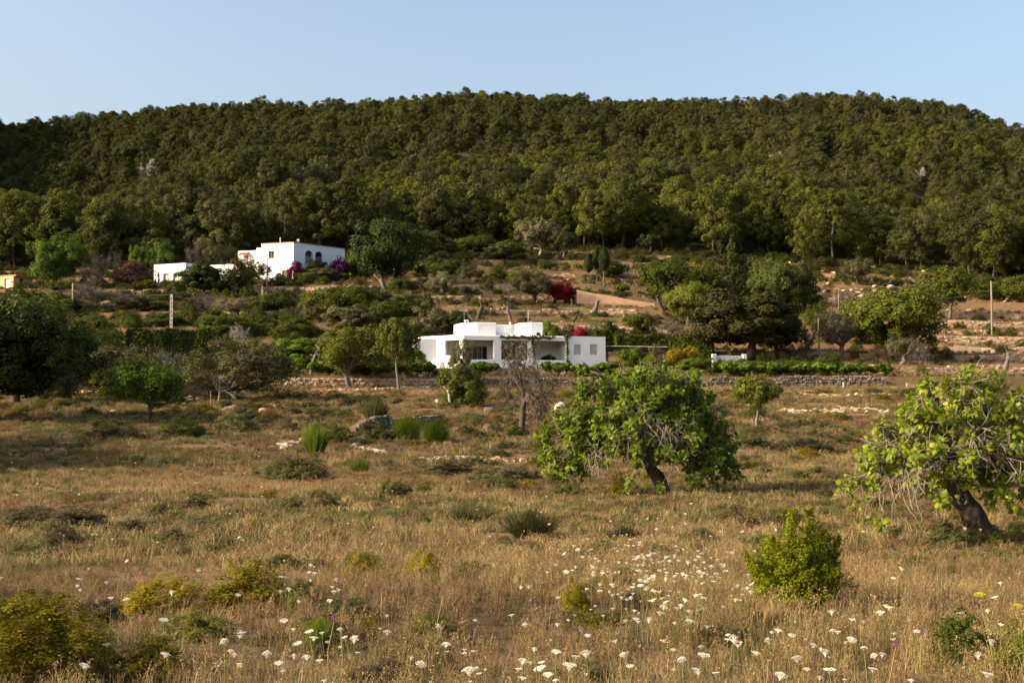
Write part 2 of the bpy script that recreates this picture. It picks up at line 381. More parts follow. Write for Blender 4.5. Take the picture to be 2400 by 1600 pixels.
# ------------------------------------------------------------------ scatter through geometry nodes (for stuff only)
def scatter(name, label, P, rot, scl, idx, protos):
    """protos: meshes; one object of kind stuff"""
    pc = bpy.data.collections.new(name + '_kinds')
    for k, m in enumerate(protos):
        o = bpy.data.objects.new('%s_kind_%02d' % (name, k), m); pc.objects.link(o)
    me = bpy.data.meshes.new(name); n = len(P)
    me.vertices.add(n); me.vertices.foreach_set('co', np.asarray(P, np.float32).ravel())
    a = me.attributes.new('rot', 'FLOAT_VECTOR', 'POINT'); a.data.foreach_set('vector', np.asarray(rot, np.float32).ravel())
    a = me.attributes.new('scl', 'FLOAT_VECTOR', 'POINT'); s = np.asarray(scl, np.float32)
    if s.ndim == 1: s = np.repeat(s[:, None], 3, 1)
    a.data.foreach_set('vector', np.ascontiguousarray(s).ravel())
    a = me.attributes.new('idx', 'INT', 'POINT'); a.data.foreach_set('value', np.asarray(idx, np.int32))
    o = link(name, me); tag(o, label, None, None, 'stuff')
    t = bpy.data.node_groups.new(name, 'GeometryNodeTree')
    t.interface.new_socket('Geometry', in_out='INPUT', socket_type='NodeSocketGeometry'); t.interface.new_socket('Geometry', in_out='OUTPUT', socket_type='NodeSocketGeometry')
    gi = t.nodes.new('NodeGroupInput'); go = t.nodes.new('NodeGroupOutput'); ip = t.nodes.new('GeometryNodeInstanceOnPoints')
    ci = t.nodes.new('GeometryNodeCollectionInfo'); ci.inputs['Collection'].default_value = pc
    ci.inputs['Separate Children'].default_value = True; ci.inputs['Reset Children'].default_value = True
    t.links.new(gi.outputs[0], ip.inputs['Points']); t.links.new(ci.outputs[0], ip.inputs['Instance']); ip.inputs['Pick Instance'].default_value = True
    for nm, ty, sk in (('rot', 'FLOAT_VECTOR', 'Rotation'), ('scl', 'FLOAT_VECTOR', 'Scale'), ('idx', 'INT', 'Instance Index')):
        na = t.nodes.new('GeometryNodeInputNamedAttribute'); na.data_type = ty; na.inputs['Name'].default_value = nm
        if sk == 'Rotation':
            er = t.nodes.new('FunctionNodeEulerToRotation'); t.links.new(na.outputs[0], er.inputs[0]); t.links.new(er.outputs[0], ip.inputs[sk])
        else: t.links.new(na.outputs[0], ip.inputs[sk])
    t.links.new(ip.outputs[0], go.inputs[0])
    md = o.modifiers.new('scatter', 'NODES'); md.node_group = t
    return o

# ------------------------------------------------------------------ plant building
def unit(v): v = np.asarray(v, float); return v / (np.linalg.norm(v) + 1e-9)
def rndperp(d, rng):
    r = rng.normal(size=3); r -= d * np.dot(r, d); return unit(r)
def limb(rng, p, d, L, R0, R1, n=5, curl=.2, grav=0.):
    P = [np.array(p, float)]; d = unit(d)
    for k in range(n):
        d = unit(d + rng.normal(size=3) * curl + np.array((0, 0, grav))); P.append(P[-1] + d * L / n)
    return np.array(P), np.linspace(R0, R1, n + 1), d
RMIN = .0035
def grow(geo, rng, p, d, L, R, lev, nch, spread, curl, grav, lr=.68, rr=.6, sides=6, tips=None, taper=.55, tmin=.35):
    P, rad, de = limb(rng, p, d, L, R, R * taper, 5 if lev else 4, curl, grav if lev < 3 else 0); rad = np.maximum(rad, RMIN)
    geo.tube(P, rad, max(3, sides - (0 if lev >= 2 else 2)))
    if tips is not None: tips.append((P[-1], de, lev))
    if lev <= 0: return
    for c in range(nch if isinstance(nch, int) else nch[-lev] if lev <= len(nch) else nch[0]):
        t = 1. if c == 0 else rng.uniform(tmin, 1.)
        q = np.array([np.interp(t * (len(P) - 1), np.arange(len(P)), P[:, a]) for a in range(3)])
        r = float(np.interp(t * (len(P) - 1), np.arange(len(P)), rad))
        dd = unit(de + rndperp(de, rng) * spread * rng.uniform(.5, 1.25))
        grow(geo, rng, q, dd, L * lr * rng.uniform(.75, 1.2), r * rr, lev - 1, nch, spread, curl, grav, lr, rr, sides, tips, taper, tmin)

def dirnoise(D, rng, amp):
    A = rng.normal(size=(5, 3)) * 2.2; ph = rng.uniform(0, 6.28, 5)
    return 1 + amp * np.mean(np.sin(D @ A.T + ph), axis=1) * 1.6
def crown_geo(rng, zc, rxy, rz, ncl, clr, nl, ls, asp=.6, rough=.3, rmin=.3, flat=.8, up=0., shoots=0., dome=False):
    ls = ls * 1.5; nl = int(nl * 1.7); clr = clr * 1.18; ncl = int(ncl * 1.15)
    g = Geo(); C = []
    D = rng.normal(size=(ncl * 3, 3)); D /= np.linalg.norm(D, axis=1)[:, None]
    if dome: D[:, 2] = np.abs(D[:, 2])
    D = D[:ncl]
    rad = rng.uniform(rmin ** 2, 1, ncl) ** .5 * dirnoise(D, rng, rough)
    C = D * rad[:, None] * np.array((rxy - clr * .6, rxy - clr * .6, rz - clr * .5)) + np.array((0, 0, zc))
    if dome: C[:, 2] = np.maximum(C[:, 2], clr * .4)
    per = max(4, nl // ncl)
    PP = []; NN = []
    for c in C:
        k = clr * rng.uniform(.65, 1.25)
        d = rng.normal(size=(per, 3)); d /= np.linalg.norm(d, axis=1)[:, None]
        d[:, 2] = np.where(d[:, 2] < -.7, -d[:, 2], d[:, 2])
        rr = k * rng.uniform(.35, 1.0, per) ** .6
        p = c + d * rr[:, None] * np.array((1, 1, flat))
        if shoots:
            o = unit(c - np.array((0, 0, zc * .6))); q = rng.uniform(0, 1, per)[:, None] ** 2
            p = p + (o * .5 + np.array((0, 0, .5))) * q * shoots * (rng.uniform(0, 1, (per, 1)) < .35)
        PP.append(p); NN.append(d * .8 + unit(c - np.array((0, 0, zc))) * .6 + rng.normal(size=(per, 3)) * .4 + np.array((0, 0, up)))
    P = np.concatenate(PP); P[:, 2] = np.maximum(P[:, 2], .005)
    g.leaves(P, np.concatenate(NN), ls, asp, rng)
    return g, C
def trunk_geo(rng, C, zsplit, r, lean=.05, nl=10, sides=7, bend=.06):
    g = Geo(); n = 5
    P = np.zeros((n + 1, 3)); P[:, 2] = np.linspace(-.05, zsplit, n + 1)
    P[:, :2] = np.cumsum(rng.normal(size=(n + 1, 2)) * bend * zsplit * .4, axis=0); P[:, :2] -= P[0, :2]
    P[:, 0] += np.linspace(0, lean, n + 1)
    g.tube(P, np.linspace(r * 1.35, r * .8, n + 1), sides)
    idx = rng.permutation(len(C))[:nl]
    for k in idx:
        e = C[k]; m = P[-1] * .5 + e * .5 + rng.normal(size=3) * .03 + np.array((0, 0, .03))
        g.tube([P[-1] - np.array((0, 0, .02)), P[-1] * .7 + m * .3 + rng.normal(size=3) * .01, m, e], [r * .6, r * .45, r * .3, r * .12], 5)
    return g
PROTO = {}
def make(style, k, seed):
    rng = np.random.default_rng(seed); tr = None
    if style == 'oak': c, C = crown_geo(rng, .57, .5, .43, 75, .098, 15000, .0112, .65, .25, .45, .9); tr = trunk_geo(rng, C, .26, .035)
    elif style == 'carob': c, C = crown_geo(rng, .56, .5, .44, 105, .085, 14000, .0112, .55, .3, .45, 1.0, 0, .08); tr = trunk_geo(rng, C, .25, .03)
    elif style == 'airy': c, C = crown_geo(rng, .58, .5, .40, 85, .075, 5600, .013, .5, .35, .35, 1.0, .2, .14); tr = trunk_geo(rng, C, .26, .026, .08, 16)
    elif style == 'olive': c, C = crown_geo(rng, .60, .5, .38, 75, .08, 7500, .011, .4, .35, .4, 1.0, .3, .10); tr = trunk_geo(rng, C, .30, .055, .06, 14, 8, .3)
    elif style == 'oliveshrub': c, C = crown_geo(rng, .50, .5, .48, 100, .075, 11000, .0095, .4, .22, .45, 1.0, .3, .08); tr = trunk_geo(rng, C, .16, .04, .06, 14, 8, .3)
    elif style == 'bush': c, C = crown_geo(rng, .46, .5, .52, 75, .10, 8500, .0125, .6, .25, .5, .95, .1, .07)
    elif style == 'shrub': c, C = crown_geo(rng, .02, .5, .92, 95, .085, 7000, .0125, .5, .25, .4, .9, .4, .10, True)
    elif style == 'ball': c, C = crown_geo(rng, .66, .5, .34, 90, .08, 6500, .014, .5, .16, .5, .9); tr = trunk_geo(rng, C, .40, .026, .03, 10)
    elif style == 'cone':
        g = Geo(); PP = []; n = 6500
        z = rng.uniform(0, 1, n) ** 1.25; w = .5 * (1 - z) ** .8 * (.72 + .28 * np.sin(z * 38 + rng.uniform(0, 6)) * rng.uniform(.3, 1, n)) + .015
        a = rng.uniform(0, 6.28, n); w = w * (.86 + .2 * np.sin(a * 3 + z * 9) + .12 * np.sin(a * 7 - z * 21)); q = rng.uniform(.6, 1, n) ** .5
        P = np.stack([np.cos(a) * w * q, np.sin(a) * w * q, z * .96 + .04 + rng.normal(size=n) * .008], 1)
        g.leaves(P, np.stack([np.cos(a), np.sin(a), rng.uniform(-.2, .8, n)], 1) + rng.normal(size=(n, 3)) * .4, .02, .5, rng)
        c = g; t = Geo(); t.tube([(0, 0, -.04), (0, 0, .4), (0, 0, .9)], [.04, .03, .01], 6); tr = t
    elif style == 'lolli':
        g = Geo(); n = 3600; z = rng.uniform(0, 1, n); a = rng.uniform(0, 6.28, n)
        w = .5 * np.sin(np.pi * np.clip(z, .02, .98) ** .8) ** .55 * rng.uniform(.7, 1.02, n) * (1 + .1 * np.sin(a * 3 + z * 8))
        P = np.stack([np.cos(a) * w, np.sin(a) * w, .42 + z * .58], 1)
        g.leaves(P, np.stack([np.cos(a), np.sin(a), rng.uniform(-.2, .9, n)], 1) + rng.normal(size=(n, 3)) * .3, .035, .5, rng); c = g
        t = Geo(); t.tube([(0, 0, -.05), (.02, .01, .25), (0, 0, .6)], [.055, .045, .03], 6); tr = t
    elif style == 'bare':
        t = Geo(); tips = []
        for q in range(5):
            d = unit((rng.normal() * .5, rng.normal() * .5, 1.)); grow(t, rng, (rng.normal() * .03, rng.normal() * .03, -.03), d, .36, .022, 4, [4, 4, 4, 4], .62, .16, .03, .66, .55, 5, tips)
        V = np.concatenate(t.V); s = np.array((.5 / np.percentile(np.abs(V[:, :2]), 98), .5 / np.percentile(np.abs(V[:, :2]), 98), 1 / V[:, 2].max()))
        t.V = [v * s for v in t.V]
        P = np.array([x[0] for x in tips if x[2] == 0]) * s
        g = Geo(); P = np.repeat(P, 6, 0) + rng.normal(size=(len(P) * 6, 3)) * .03; P[:, 2] = np.maximum(P[:, 2], .01)
        g.leaves(P, rng.normal(size=P.shape), .011, .35, rng); c = g; tr = t
    elif style == 'broom':
        g = Geo(); n = 420
        for q in range(n):
            a = rng.uniform(0, 6.28); rr = rng.uniform(0, .32) ; h = rng.uniform(.5, 1) * (1 - rr * .7)
            b = np.array((math.cos(a) * rr * .6, math.sin(a) * rr * .6, 0)); e = np.array((math.cos(a) * rr * 1.55, math.sin(a) * rr * 1.55, h))
            m = (b + e) / 2 + rng.normal(size=3) * .02
            g.tube([b, m, e], [.008, .008, .002], 3, False)
            k = 9; tt = rng.uniform(.3, 1, k)[:, None]; P = b + (e - b) * tt + rng.normal(size=(k, 3)) * .012
            g.leaves(P, rng.normal(size=(k, 3)), .014, .3, rng)
        c = g
    elif style == 'vine':
        c, C = crown_geo(rng, .62, .5, .36, 26, .14, 900, .045, .85, .3, .3, .8); tr = trunk_geo(rng, C, .4, .03, .05, 6)
    elif style == 'banana':
        g = Geo()
        for q in range(16):
            a = rng.uniform(0, 6.28); L = rng.uniform(.5, .95); d = np.array((math.cos(a), math.sin(a), 0)); s = np.array((-d[1], d[0], 0)); tt = np.linspace(0, 1, 6)
            p = d * (tt[:, None] * .45) + np.array((0, 0, 1.)) * (L * np.sin(tt * 2.0)[:, None]); w = .075 * np.sin(np.pi * np.clip(tt, .06, .98)) ** .7
            V = np.concatenate([p + s * w[:, None], p - s * w[:, None]]); Q = [(x, x + 1, x + 7, x + 6) for x in range(5)]
            g.add(V, Q)
        c = g
    if style not in ('bare', 'banana'):
        V = np.concatenate(c.V); qx = (np.percentile(V[:, 0], 98.5) - np.percentile(V[:, 0], 1.5)) ; qy = (np.percentile(V[:, 1], 98.5) - np.percentile(V[:, 1], 1.5)); qz = np.percentile(V[:, 2], 99.2)
        ss_ = np.array((1 / qx, 1 / qy, 1 / qz)); c.V = [v * ss_ for v in c.V]
        if tr: tr.V = [v * ss_ for v in tr.V]
    PROTO.setdefault(style, []).append((c.mesh(style + '_crown', M['oak']), tr.mesh(style + '_trunk', M['bark'], True) if tr else None))
SEED = {'oak': 3, 'carob': 3, 'airy': 4, 'olive': 3, 'oliveshrub': 2, 'bush': 4, 'shrub': 4, 'ball': 2, 'cone': 2, 'lolli': 1, 'bare': 3, 'broom': 2, 'vine': 4, 'banana': 2}
for si, (st, n) in enumerate(SEED.items()):
    for k in range(n): make(st, k, 100 + si * 17 + k)
PRNG = random.Random(5)
def plant(name, style, mat, px, pyb, wpx, hpx, label, cat, tmat='bark', d=None, group=None, yscale=1., rz=None):
    if d is None: p = hit(px, pyb)
    else:
        p = at(px, pyb, d)
    s = p[1] / F
    cm, tm = PROTO[style][PRNG.randrange(len(PROTO[style]))]
    rz = PRNG.uniform(0, 6.28) if rz is None else rz
    w, h = wpx * s * 1.05, hpx * s * 1.04
    if tm is None:
        o = link(name, cm, None, p, (0, 0, rz), (w, w * yscale, h)); setmat(o, M[mat]); tag(o, label, cat, group); return o
    o = thing(name, label, cat, p, rz, group, (w, w * yscale, h))
    t = link('trunk', tm, o); setmat(t, M[tmat])
    c = link('crown', cm, o); setmat(c, M[mat])
    return o

# ------------------------------------------------------------------ building helpers
def prism_mesh(name, pts, z0, z1, mat, bev=0., seg=2):
    bm = bmesh.new(); vs_ = [bm.verts.new((p[0], p[1], z0)) for p in pts]
    f = bm.faces.new(vs_); r = bmesh.ops.extrude_face_region(bm, geom=[f])
    bmesh.ops.translate(bm, verts=[v for v in r['geom'] if isinstance(v, bmesh.types.BMVert)], vec=(0, 0, z1 - z0))
    if bev:
        es = [e for e in bm.edges if max(v.co.z for v in e.verts) > (z0 + z1) / 2]
        bmesh.ops.bevel(bm, geom=es, offset=bev, segments=seg, affect='EDGES', profile=.5)
    bmesh.ops.recalc_face_normals(bm, faces=bm.faces)
    for f_ in bm.faces: f_.smooth = False
    me = bpy.data.meshes.new(name); bm.to_mesh(me); bm.free(); me.materials.append(M[mat]); return me
def box_mesh(name, x0, x1, y0, y1, z0, z1, mat, bev=0.):
    return prism_mesh(name, [(x0, y0), (x1, y0), (x1, y1), (x0, y1)], z0, z1, mat, bev)
def wall_mesh(name, x0, x1, z0, z1, y0, y1, ops, mat, arches=()):
    """a wall with real openings; ops: (x0, x1, z0, z1)"""
    g = Geo()
    xs = sorted({x0, x1, *[o[0] for o in ops], *[o[1] for o in ops]}); zs = sorted({z0, z1, *[o[2] for o in ops], *[o[3] for o in ops]})
    xs = [x for x in xs if x0 <= x <= x1]; zs = [z for z in zs if z0 <= z <= z1]
    for zi in range(len(zs) - 1):
        run = None
        for xi in range(len(xs) - 1):
            cx, cz = (xs[xi] + xs[xi + 1]) / 2, (zs[zi] + zs[zi + 1]) / 2
            solid = not any(o[0] < cx < o[1] and o[2] < cz < o[3] for o in ops)
            if solid and run is None: run = xs[xi]
            if run is not None and (not solid or xi == len(xs) - 2):
                e = xs[xi + 1] if solid else xs[xi]
                g.box(((run + e) / 2, (y0 + y1) / 2, (zs[zi] + zs[zi + 1]) / 2), (e - run, y1 - y0, zs[zi + 1] - zs[zi])); run = None
    for (a, b, zt, hgt) in arches:       # round the top of an opening a..b that ends at zt
        for sgn, cx in ((1, a), (-1, b)):
            n = 8; r = (b - a) / 2; P = [(cx, zt)]
            for q in range(n + 1):
                t = q / n * math.pi / 2
                P.append((cx + sgn * (r - r * math.cos(t)), zt - hgt + hgt * math.sin(t)))
            m = len(P); V = [(p[0], y0 + .003, p[1]) for p in P] + [(p[0], y1 - .003, p[1]) for p in P]
            T = []
            for q in range(1, m - 1): T += [(0, q, q + 1), (m, m + q + 1, m + q)]
            Q = [(q, q + 1, m + q + 1, m + q) for q in range(m - 1)]
            g.add(V, Q, T)
    return g.mesh(name, M[mat])
class Frame:
    """a vertical plane through two ground points; turns photo pixels on it into lengths and heights"""
    def __init__(s, A, B):
        s.A = np.array(A[:2], float); s.d = unit(np.array(B[:2]) - s.A); s.L = np.linalg.norm(np.array(B[:2]) - s.A); s.rz = math.atan2(s.d[1], s.d[0])
    def x(s, px):
        u = uw(px, 790)[0]; return (u * s.A[1] - s.A[0]) / (s.d[0] - u * s.d[1])
    def z(s, px, py): return uw(px, py)[1] * (s.A[1] + s.d[1] * s.x(px))
    def w(s, x, y): return s.A + s.d * x + np.array((-s.d[1], s.d[0])) * y
def in_frame(o, fr): o.location = (fr.A[0], fr.A[1], 0); o.rotation_euler = (0, 0, fr.rz)
def rel(root, o):
    """keep world place while parented to an unscaled root"""
    m = o.matrix_basis.copy(); o.parent = root; o.matrix_basis = root.matrix_basis.inverted() @ m

# ------------------------------------------------------------------ the lower white house
B = at(1086, 868, 150.); A = at(982, 868, 154.6)
ff = Frame(B, B + np.array((.968, .25, 0)) * 10)
C = ff.w(ff.x(1419), 0)
fl = Frame(A, B)
ZB = 3.3
house = thing('white_house', 'long low white house with flat roof and shaded porch beside the green fig tree', 'house', (B[0], B[1], ZB), ff.rz)
def hp(name, me, fr=None, parent=None):
    o = link(name, me)
    if fr is not None: in_frame(o, fr)
    bpy.context.view_layer.update()
    if parent is None: rel(house, o)
    else:
        m = o.matrix_basis.copy(); o.parent = parent; o.matrix_basis = (house.matrix_basis @ parent.matrix_basis).inverted() @ m
    return o
zt = ff.z(1200, 786); zo = ff.z(1200, 797.5); zp = ff.z(1200, 843)
X = {k: ff.x(k) for k in (1089, 1104, 1124, 1158, 1175, 1239, 1254, 1328, 1345, 1362, 1383, 1400.5, 1419)}
hp('fascia', box_mesh('fascia', 0, X[1328], 0, .38, zo, zt, 'white', .1), ff)
hp('parapet', box_mesh('parapet', 0, X[1328], 0, .32, ZB, zp, 'white', .07), ff)
hp('pillar', box_mesh('pillar', X[1158], X[1175], .01, .55, zp - .02, zo + .02, 'white'), ff)
hp('pillar', box_mesh('pillar', X[1239], X[1254], .01, .55, zp - .02, zo + .02, 'white'), ff)
wops = [(X[1345], X[1362], ff.z(1350, 831), ff.z(1350, 807)), (X[1383], X[1400.5], ff.z(1390, 831), ff.z(1390, 807))]
hp('wall', wall_mesh('wall', X[1328], X[1419], ZB, zt, 0, .3, wops, 'white'), ff)
for a, b, c, d in wops:
    f = hp('window', box_mesh('window', a, b, .16, .2, c, d, 'glass'), ff)
    mid = (a + b) / 2
    for q, (e, h) in enumerate(((a + .02, mid - .012), (mid + .012, b - .02))):
        sh = hp('shutter', box_mesh('shutter', e, h, .09, .13, c + .02, d - .02, 'shutter', .01), ff, f)
    gg = Geo(); n = 12
    for q in range(n): gg.box(((a + b) / 2, .082, c + (q + .5) * (d - c) / n), (b - a - .12, .012, .025))
    hp('louvre', gg.mesh('louvre', M['shutter']), ff, f)['kind'] = 'stuff'
hp('wall', box_mesh('wall', X[1419] - .3, X[1419], .3, 9.5, ZB, zt, 'white', .08), ff)
hp('wall', box_mesh('wall', X[1328], X[1328] + .25, .3, 3.4, ZB, zt - .3, 'white'), ff)
dops = [(X[1124], X[1158] + .1, zp - 1.2, ff.z(1140, 807)), (ff.x(1188), ff.x(1226), zp - 1.2, ff.z(1200, 806)), (ff.x(1252), ff.x(1274), zp - 1.2, ff.z(1260, 805))]
hp('wall', wall_mesh('wall', -4.6, X[1328], ZB, zt - .3, 3.4, 3.7, dops, 'white'), ff)
for k, (a, b, c, d) in enumerate(dops):
    f = hp('door', box_mesh('door', a, b, 3.55, 3.6, c, d, 'glass'), ff)
    gg = Geo()
    for xx in np.linspace(a + .04, b - .04, 4): gg.box((xx, 3.52, (c + d) / 2), (.07, .05, d - c))
    gg.box(((a + b) / 2, 3.51, d - .05), (b - a, .06, .09))
    hp('frame', gg.mesh('frame', M['darkwood'] if k else M['metal']), ff, f)
hp('floor', box_mesh('floor', -3., X[1328], .32, 3.4, ZB + .2, zp - 1.1, 'concrete'), ff)
# sun-lit left wall
LW = fl.L
ops = [(fl.x(1043), fl.x(1076), fl.z(1060, 832), fl.z(1060, 797)), (fl.x(986), fl.x(1004), fl.z(995, 836), fl.z(995, 806))]
ztl = zt + .01
hp('wall', wall_mesh('wall', 0, LW - .02, ZB, ztl - .1, 0, .32, ops, 'white'), fl)
hp('coping', box_mesh('coping', -.03, LW, -.01, .36, ztl - .1, ztl + .02, 'white', .05), fl)
hp('canopy', box_mesh('canopy', fl.x(974), fl.x(1004), -.4, 0, fl.z(990, 806.5), fl.z(990, 804), 'white', .02), fl)
hp('buttress', prism_mesh('buttress', [(fl.x(1007), -.002), (fl.x(1042), -.002), (fl.x(1038), -.55), (fl.x(1014), -.55)], ZB, fl.z(1020, 845), 'white', .25, 4), fl)
a1 = fl.w(0, .32); nb = np.array((-.25, .968))
def loc(p): q = np.array(p[:2]) - ff.A; return (float(q @ ff.d), float(q @ np.array((-ff.d[1], ff.d[0]))))
A_l = loc(A); 
hp('roof', prism_mesh('roof', [(.3, .38), (X[1419] - .31, .38), (X[1419] - .31, 9.4), (A_l[0] + .4, 9.4), (A_l[0] + .45, A_l[1] + .3)], zt - .42, zt - .16, 'white'), ff)
hp('wall', box_mesh('wall', A_l[0], X[1419] - .3, 9.4, 9.7, ZB, zt, 'white'), ff)
hp('wall', prism_mesh('wall', [(A_l[0], A_l[1] + .02), (A_l[0] + .3, A_l[1] + .25), (A_l[0] + .3, 9.4), (A_l[0], 9.4)], ZB, zt - .02, 'white'), ff)
# roof rooms
ldir = unit(np.array(A[:2]) - np.array(B[:2]))
def room(pxc, pxl, pxr, dc, vtop, depth):
    c = at(pxc, 780, dc)[:2]
    L = (uw(pxl, 780)[0] * c[1] - c[0]) / (ldir[0] - uw(pxl, 780)[0] * ldir[1]); R = (uw(pxr, 780)[0] * c[1] - c[0]) / (ff.d[0] - uw(pxr, 780)[0] * ff.d[1])
    l = c + ldir * L; r = c + ff.d * R; n = np.array((-ff.d[1], ff.d[0]))
    return [loc(p) for p in (l, c, r, r + n * depth, l + n * (depth - 1.5))]
zr = uw(1117, 755)[1] * 153.2
R1 = room(1117, 1077, 1163, 153.2, 755, 4.5); R2 = room(1244.5, 1217, 1272.5, 154.6, 755, 3.5)
hp('roof_room', prism_mesh('roof_room', R1, zt - .3, zr, 'white', .09, 3), ff)
rr2 = hp('roof_room', prism_mesh('roof_room', R2, zt - .3, uw(1244, 755)[1] * 154.6, 'white', .09, 3), ff)
wy = 6.6
hp('wall', box_mesh('wall', R1[2][0] - .5, R2[1][0] + .4, wy, wy + .3, zt - .3, zr + .02, 'white', .05), ff)
sw = hp('window', box_mesh('window', R2[1][0] + .62, R2[1][0] + 1.02, R2[1][1] - .03, R2[1][1] + .02, zt + .02, zt + .5, 'glass'), ff)
xa = (R1[2][0] + R2[0][0]) / 2 + 1.
ac = hp('air_conditioner', box_mesh('air_conditioner', xa, xa + .85, wy - .5, wy - .1, zt - .02, zt + .56, 'whitepaint', .03), ff)
gg = Geo(); gg.tube([(xa + .5, wy - .505, zt + .27), (xa + .5, wy - .535, zt + .27)], [.2, .2], 16); hp('fan_grille', gg.mesh('fan_grille', M['dark']), ff, ac)
gg = Geo(); cx, cz = xa - 1., zt + .45
for k in range(4):
    r0, r1 = .42 * k / 4, .42 * (k + 1) / 4; an = np.arange(20) * 2 * math.pi / 20
    V = [(cx + r * math.cos(t), wy - .75 + .35 * r * r * 2 - .12 * r * math.cos(t), cz + r * math.sin(t)) for r in (r0, r1) for t in an]
    gg.add(V, [(q, (q + 1) % 20, 20 + (q + 1) % 20, 20 + q) for q in range(20)])
gg.tube([(cx, wy - .72, cz), (cx - .1, wy - 1.15, cz - .05)], [.012, .012], 5); gg.tube([(cx, wy - .7, cz), (cx, wy, cz - .1)], [.025, .025], 6)
hp('satellite_dish', gg.mesh('satellite_dish', M['whitepaint']), ff)
for cxp, w_ in ((1093.5, .42), (1195.5, .2)):
    x_ = ff.x(cxp) * (158 / 151.); yy = 5.2 if w_ > .3 else wy + .15
    p = at(cxp, 755, 150 + yy + .8); q = loc(p)
    ch = hp('chimney', box_mesh('chimney', q[0] - w_ / 2, q[0] + w_ / 2, q[1] - w_ / 2, q[1] + w_ / 2, zr - .3, zr + (.42 if w_ > .3 else .28), 'white', .06), ff)
    if w_ > .3: hp('flue', box_mesh('flue', q[0] - .12, q[0] + .05, q[1] - w_ / 2 - .012, q[1] - w_ / 2 + .01, zr + .08, zr + .28, 'dark'), ff, ch)  # near-black plate instead of a hole, its shade put into the colour
gg = Geo(); gg.tube([at(1088, 756, 157), at(1088, 728, 157)], [.02, .015], 5); hp('antenna', gg.mesh('antenna', M['metal']))
lamp = Geo(); lamp.box((ff.x(1291), -.06, ff.z(1291, 853)), (.12, .12, .22)); hp('wall_lamp', lamp.mesh('wall_lamp', M['metal']), ff)
# creeper along the fascia
rng = np.random.default_rng(11); gg = Geo(); P = []; 
for a, b, n in (((1172, 790), (1300, 790.5), 460), ((1248, 790), (1251, 836), 260), ((1328.5, 787), (1329.5, 866), 260), ((1325, 788), (1330, 790), 60)):
    t = rng.uniform(0, 1, n); px = a[0] + (b[0] - a[0]) * t; py = a[1] + (b[1] - a[1]) * t
    wd = 2.4 if b[1] - a[1] < 10 else 1.6 + 2.5 * (rng.uniform(0, 1, n) < .2)
    px = px + rng.normal(size=n) * wd * .8; py = py + rng.normal(size=n) * wd * .8 + 1.2 * np.sin(px * .25)
    for x_, y_ in zip(px, py): P.append((ff.x(x_), -.06 - rng.uniform(0, .16), ff.z(x_, y_)))
P = np.array(P); gg.leaves(P, rng.normal(size=P.shape) + np.array((0, -1, .4)), .10, .7, rng)
o = link('climbing_plant', gg.mesh('climbing_plant', M['carob'])); in_frame(o, ff); tag(o, 'dark creeper trailing along the porch fascia of the low white house', 'creeper')
gg = Geo(); n = 40; P = np.array([(ff.x(k), -.22, ff.z(k, 787 + rng.uniform(0, 5))) for k in rng.choice([1325, 1280, 1283, 1230, 1205, 1327], n) + rng.normal(size=n) * 2])
gg.leaves(P, rng.normal(size=P.shape), .08, .7, rng); c = link('blossom', gg.mesh('blossom', M['crimson'])); c.parent = o; c['kind'] = 'stuff'
# porch plant
p = ff.w(ff.x(1294), 1.3); s_ = 153 / F
bo = link('potted_plant', PROTO['bush'][0][0], None, (p[0], p[1], zp - .45), (0, 0, 1), (1.9, 1.4, 1.05)); setmat(bo, M['cypress']); tag(bo, 'dark rounded plant behind the porch parapet of the low house', 'plant')
# carport roof right of the house
pr = thing('carport', 'corrugated carport roof on dark beams to the right of the low white house', 'carport', (*at(1490, 823, 158)[:2], gz(*at(1490, 823, 158)[:2])))
fp = Frame(at(1418, 815, 157), at(1566, 815, 159)); zc = fp.z(1490, 811.5)
gg = Geo(); n = 44
for q in range(n): gg.box(((q + .5) * fp.L / n, 2.2, zc), (fp.L / n * .5, 4.6, .05))
def pp(name, me):
    o = link(name, me); in_frame(o, fp); bpy.context.view_layer.update(); rel(pr, o); return o
pp('roof_sheet', box_mesh('roof_sheet', 0, fp.L, -.08, 4.5, zc - .07, zc - .03, 'wood'))
pp('corrugation', gg.mesh('corrugation', M['concrete']))['kind'] = 'stuff'
pp('beam', box_mesh('beam', 0, fp.L, .05, .2, zc - .42, zc - .09, 'darkwood')); pp('beam', box_mesh('beam', 0, fp.L, 4.1, 4.25, zc - .42, zc - .09, 'darkwood'))
for t in (.04, .5, .96): pp('post', box_mesh('post', fp.L * t - .07, fp.L * t + .07, .06, .19, zc - 3.5, zc - .42, 'darkwood'))

# ------------------------------------------------------------------ the upper white farmhouse
B2 = at(687.5, 660, 240.); fL = Frame(B2, B2 + np.array((-.93, .37, 0)) * 10); fR = Frame(B2, B2 + np.array((.6, .8, 0)) * 10)
Z2 = 20.2
farm = thing('white_farmhouse', 'tall white flat-roofed farmhouse with two dark arches up the slope', 'house', (B2[0], B2[1], Z2))
def fpart(name, me, fr=None, parent=None):
    o = link(name, me)
    if fr is not None: in_frame(o, fr)
    bpy.context.view_layer.update()
    if parent is None: rel(farm, o)
    else:
        m = o.matrix_basis.copy(); o.parent = parent; o.matrix_basis = (farm.matrix_basis @ parent.matrix_basis).inverted() @ m
    return o
xl = fL.x(611); ztop = fL.z(687.6, 568.5); xr = fR.x(807)
wz = [(fL.x(641), fL.x(628), fL.z(634, 605), fL.z(634, 588)), (fL.x(683), fL.x(660), Z2, fL.z(670, 633))]
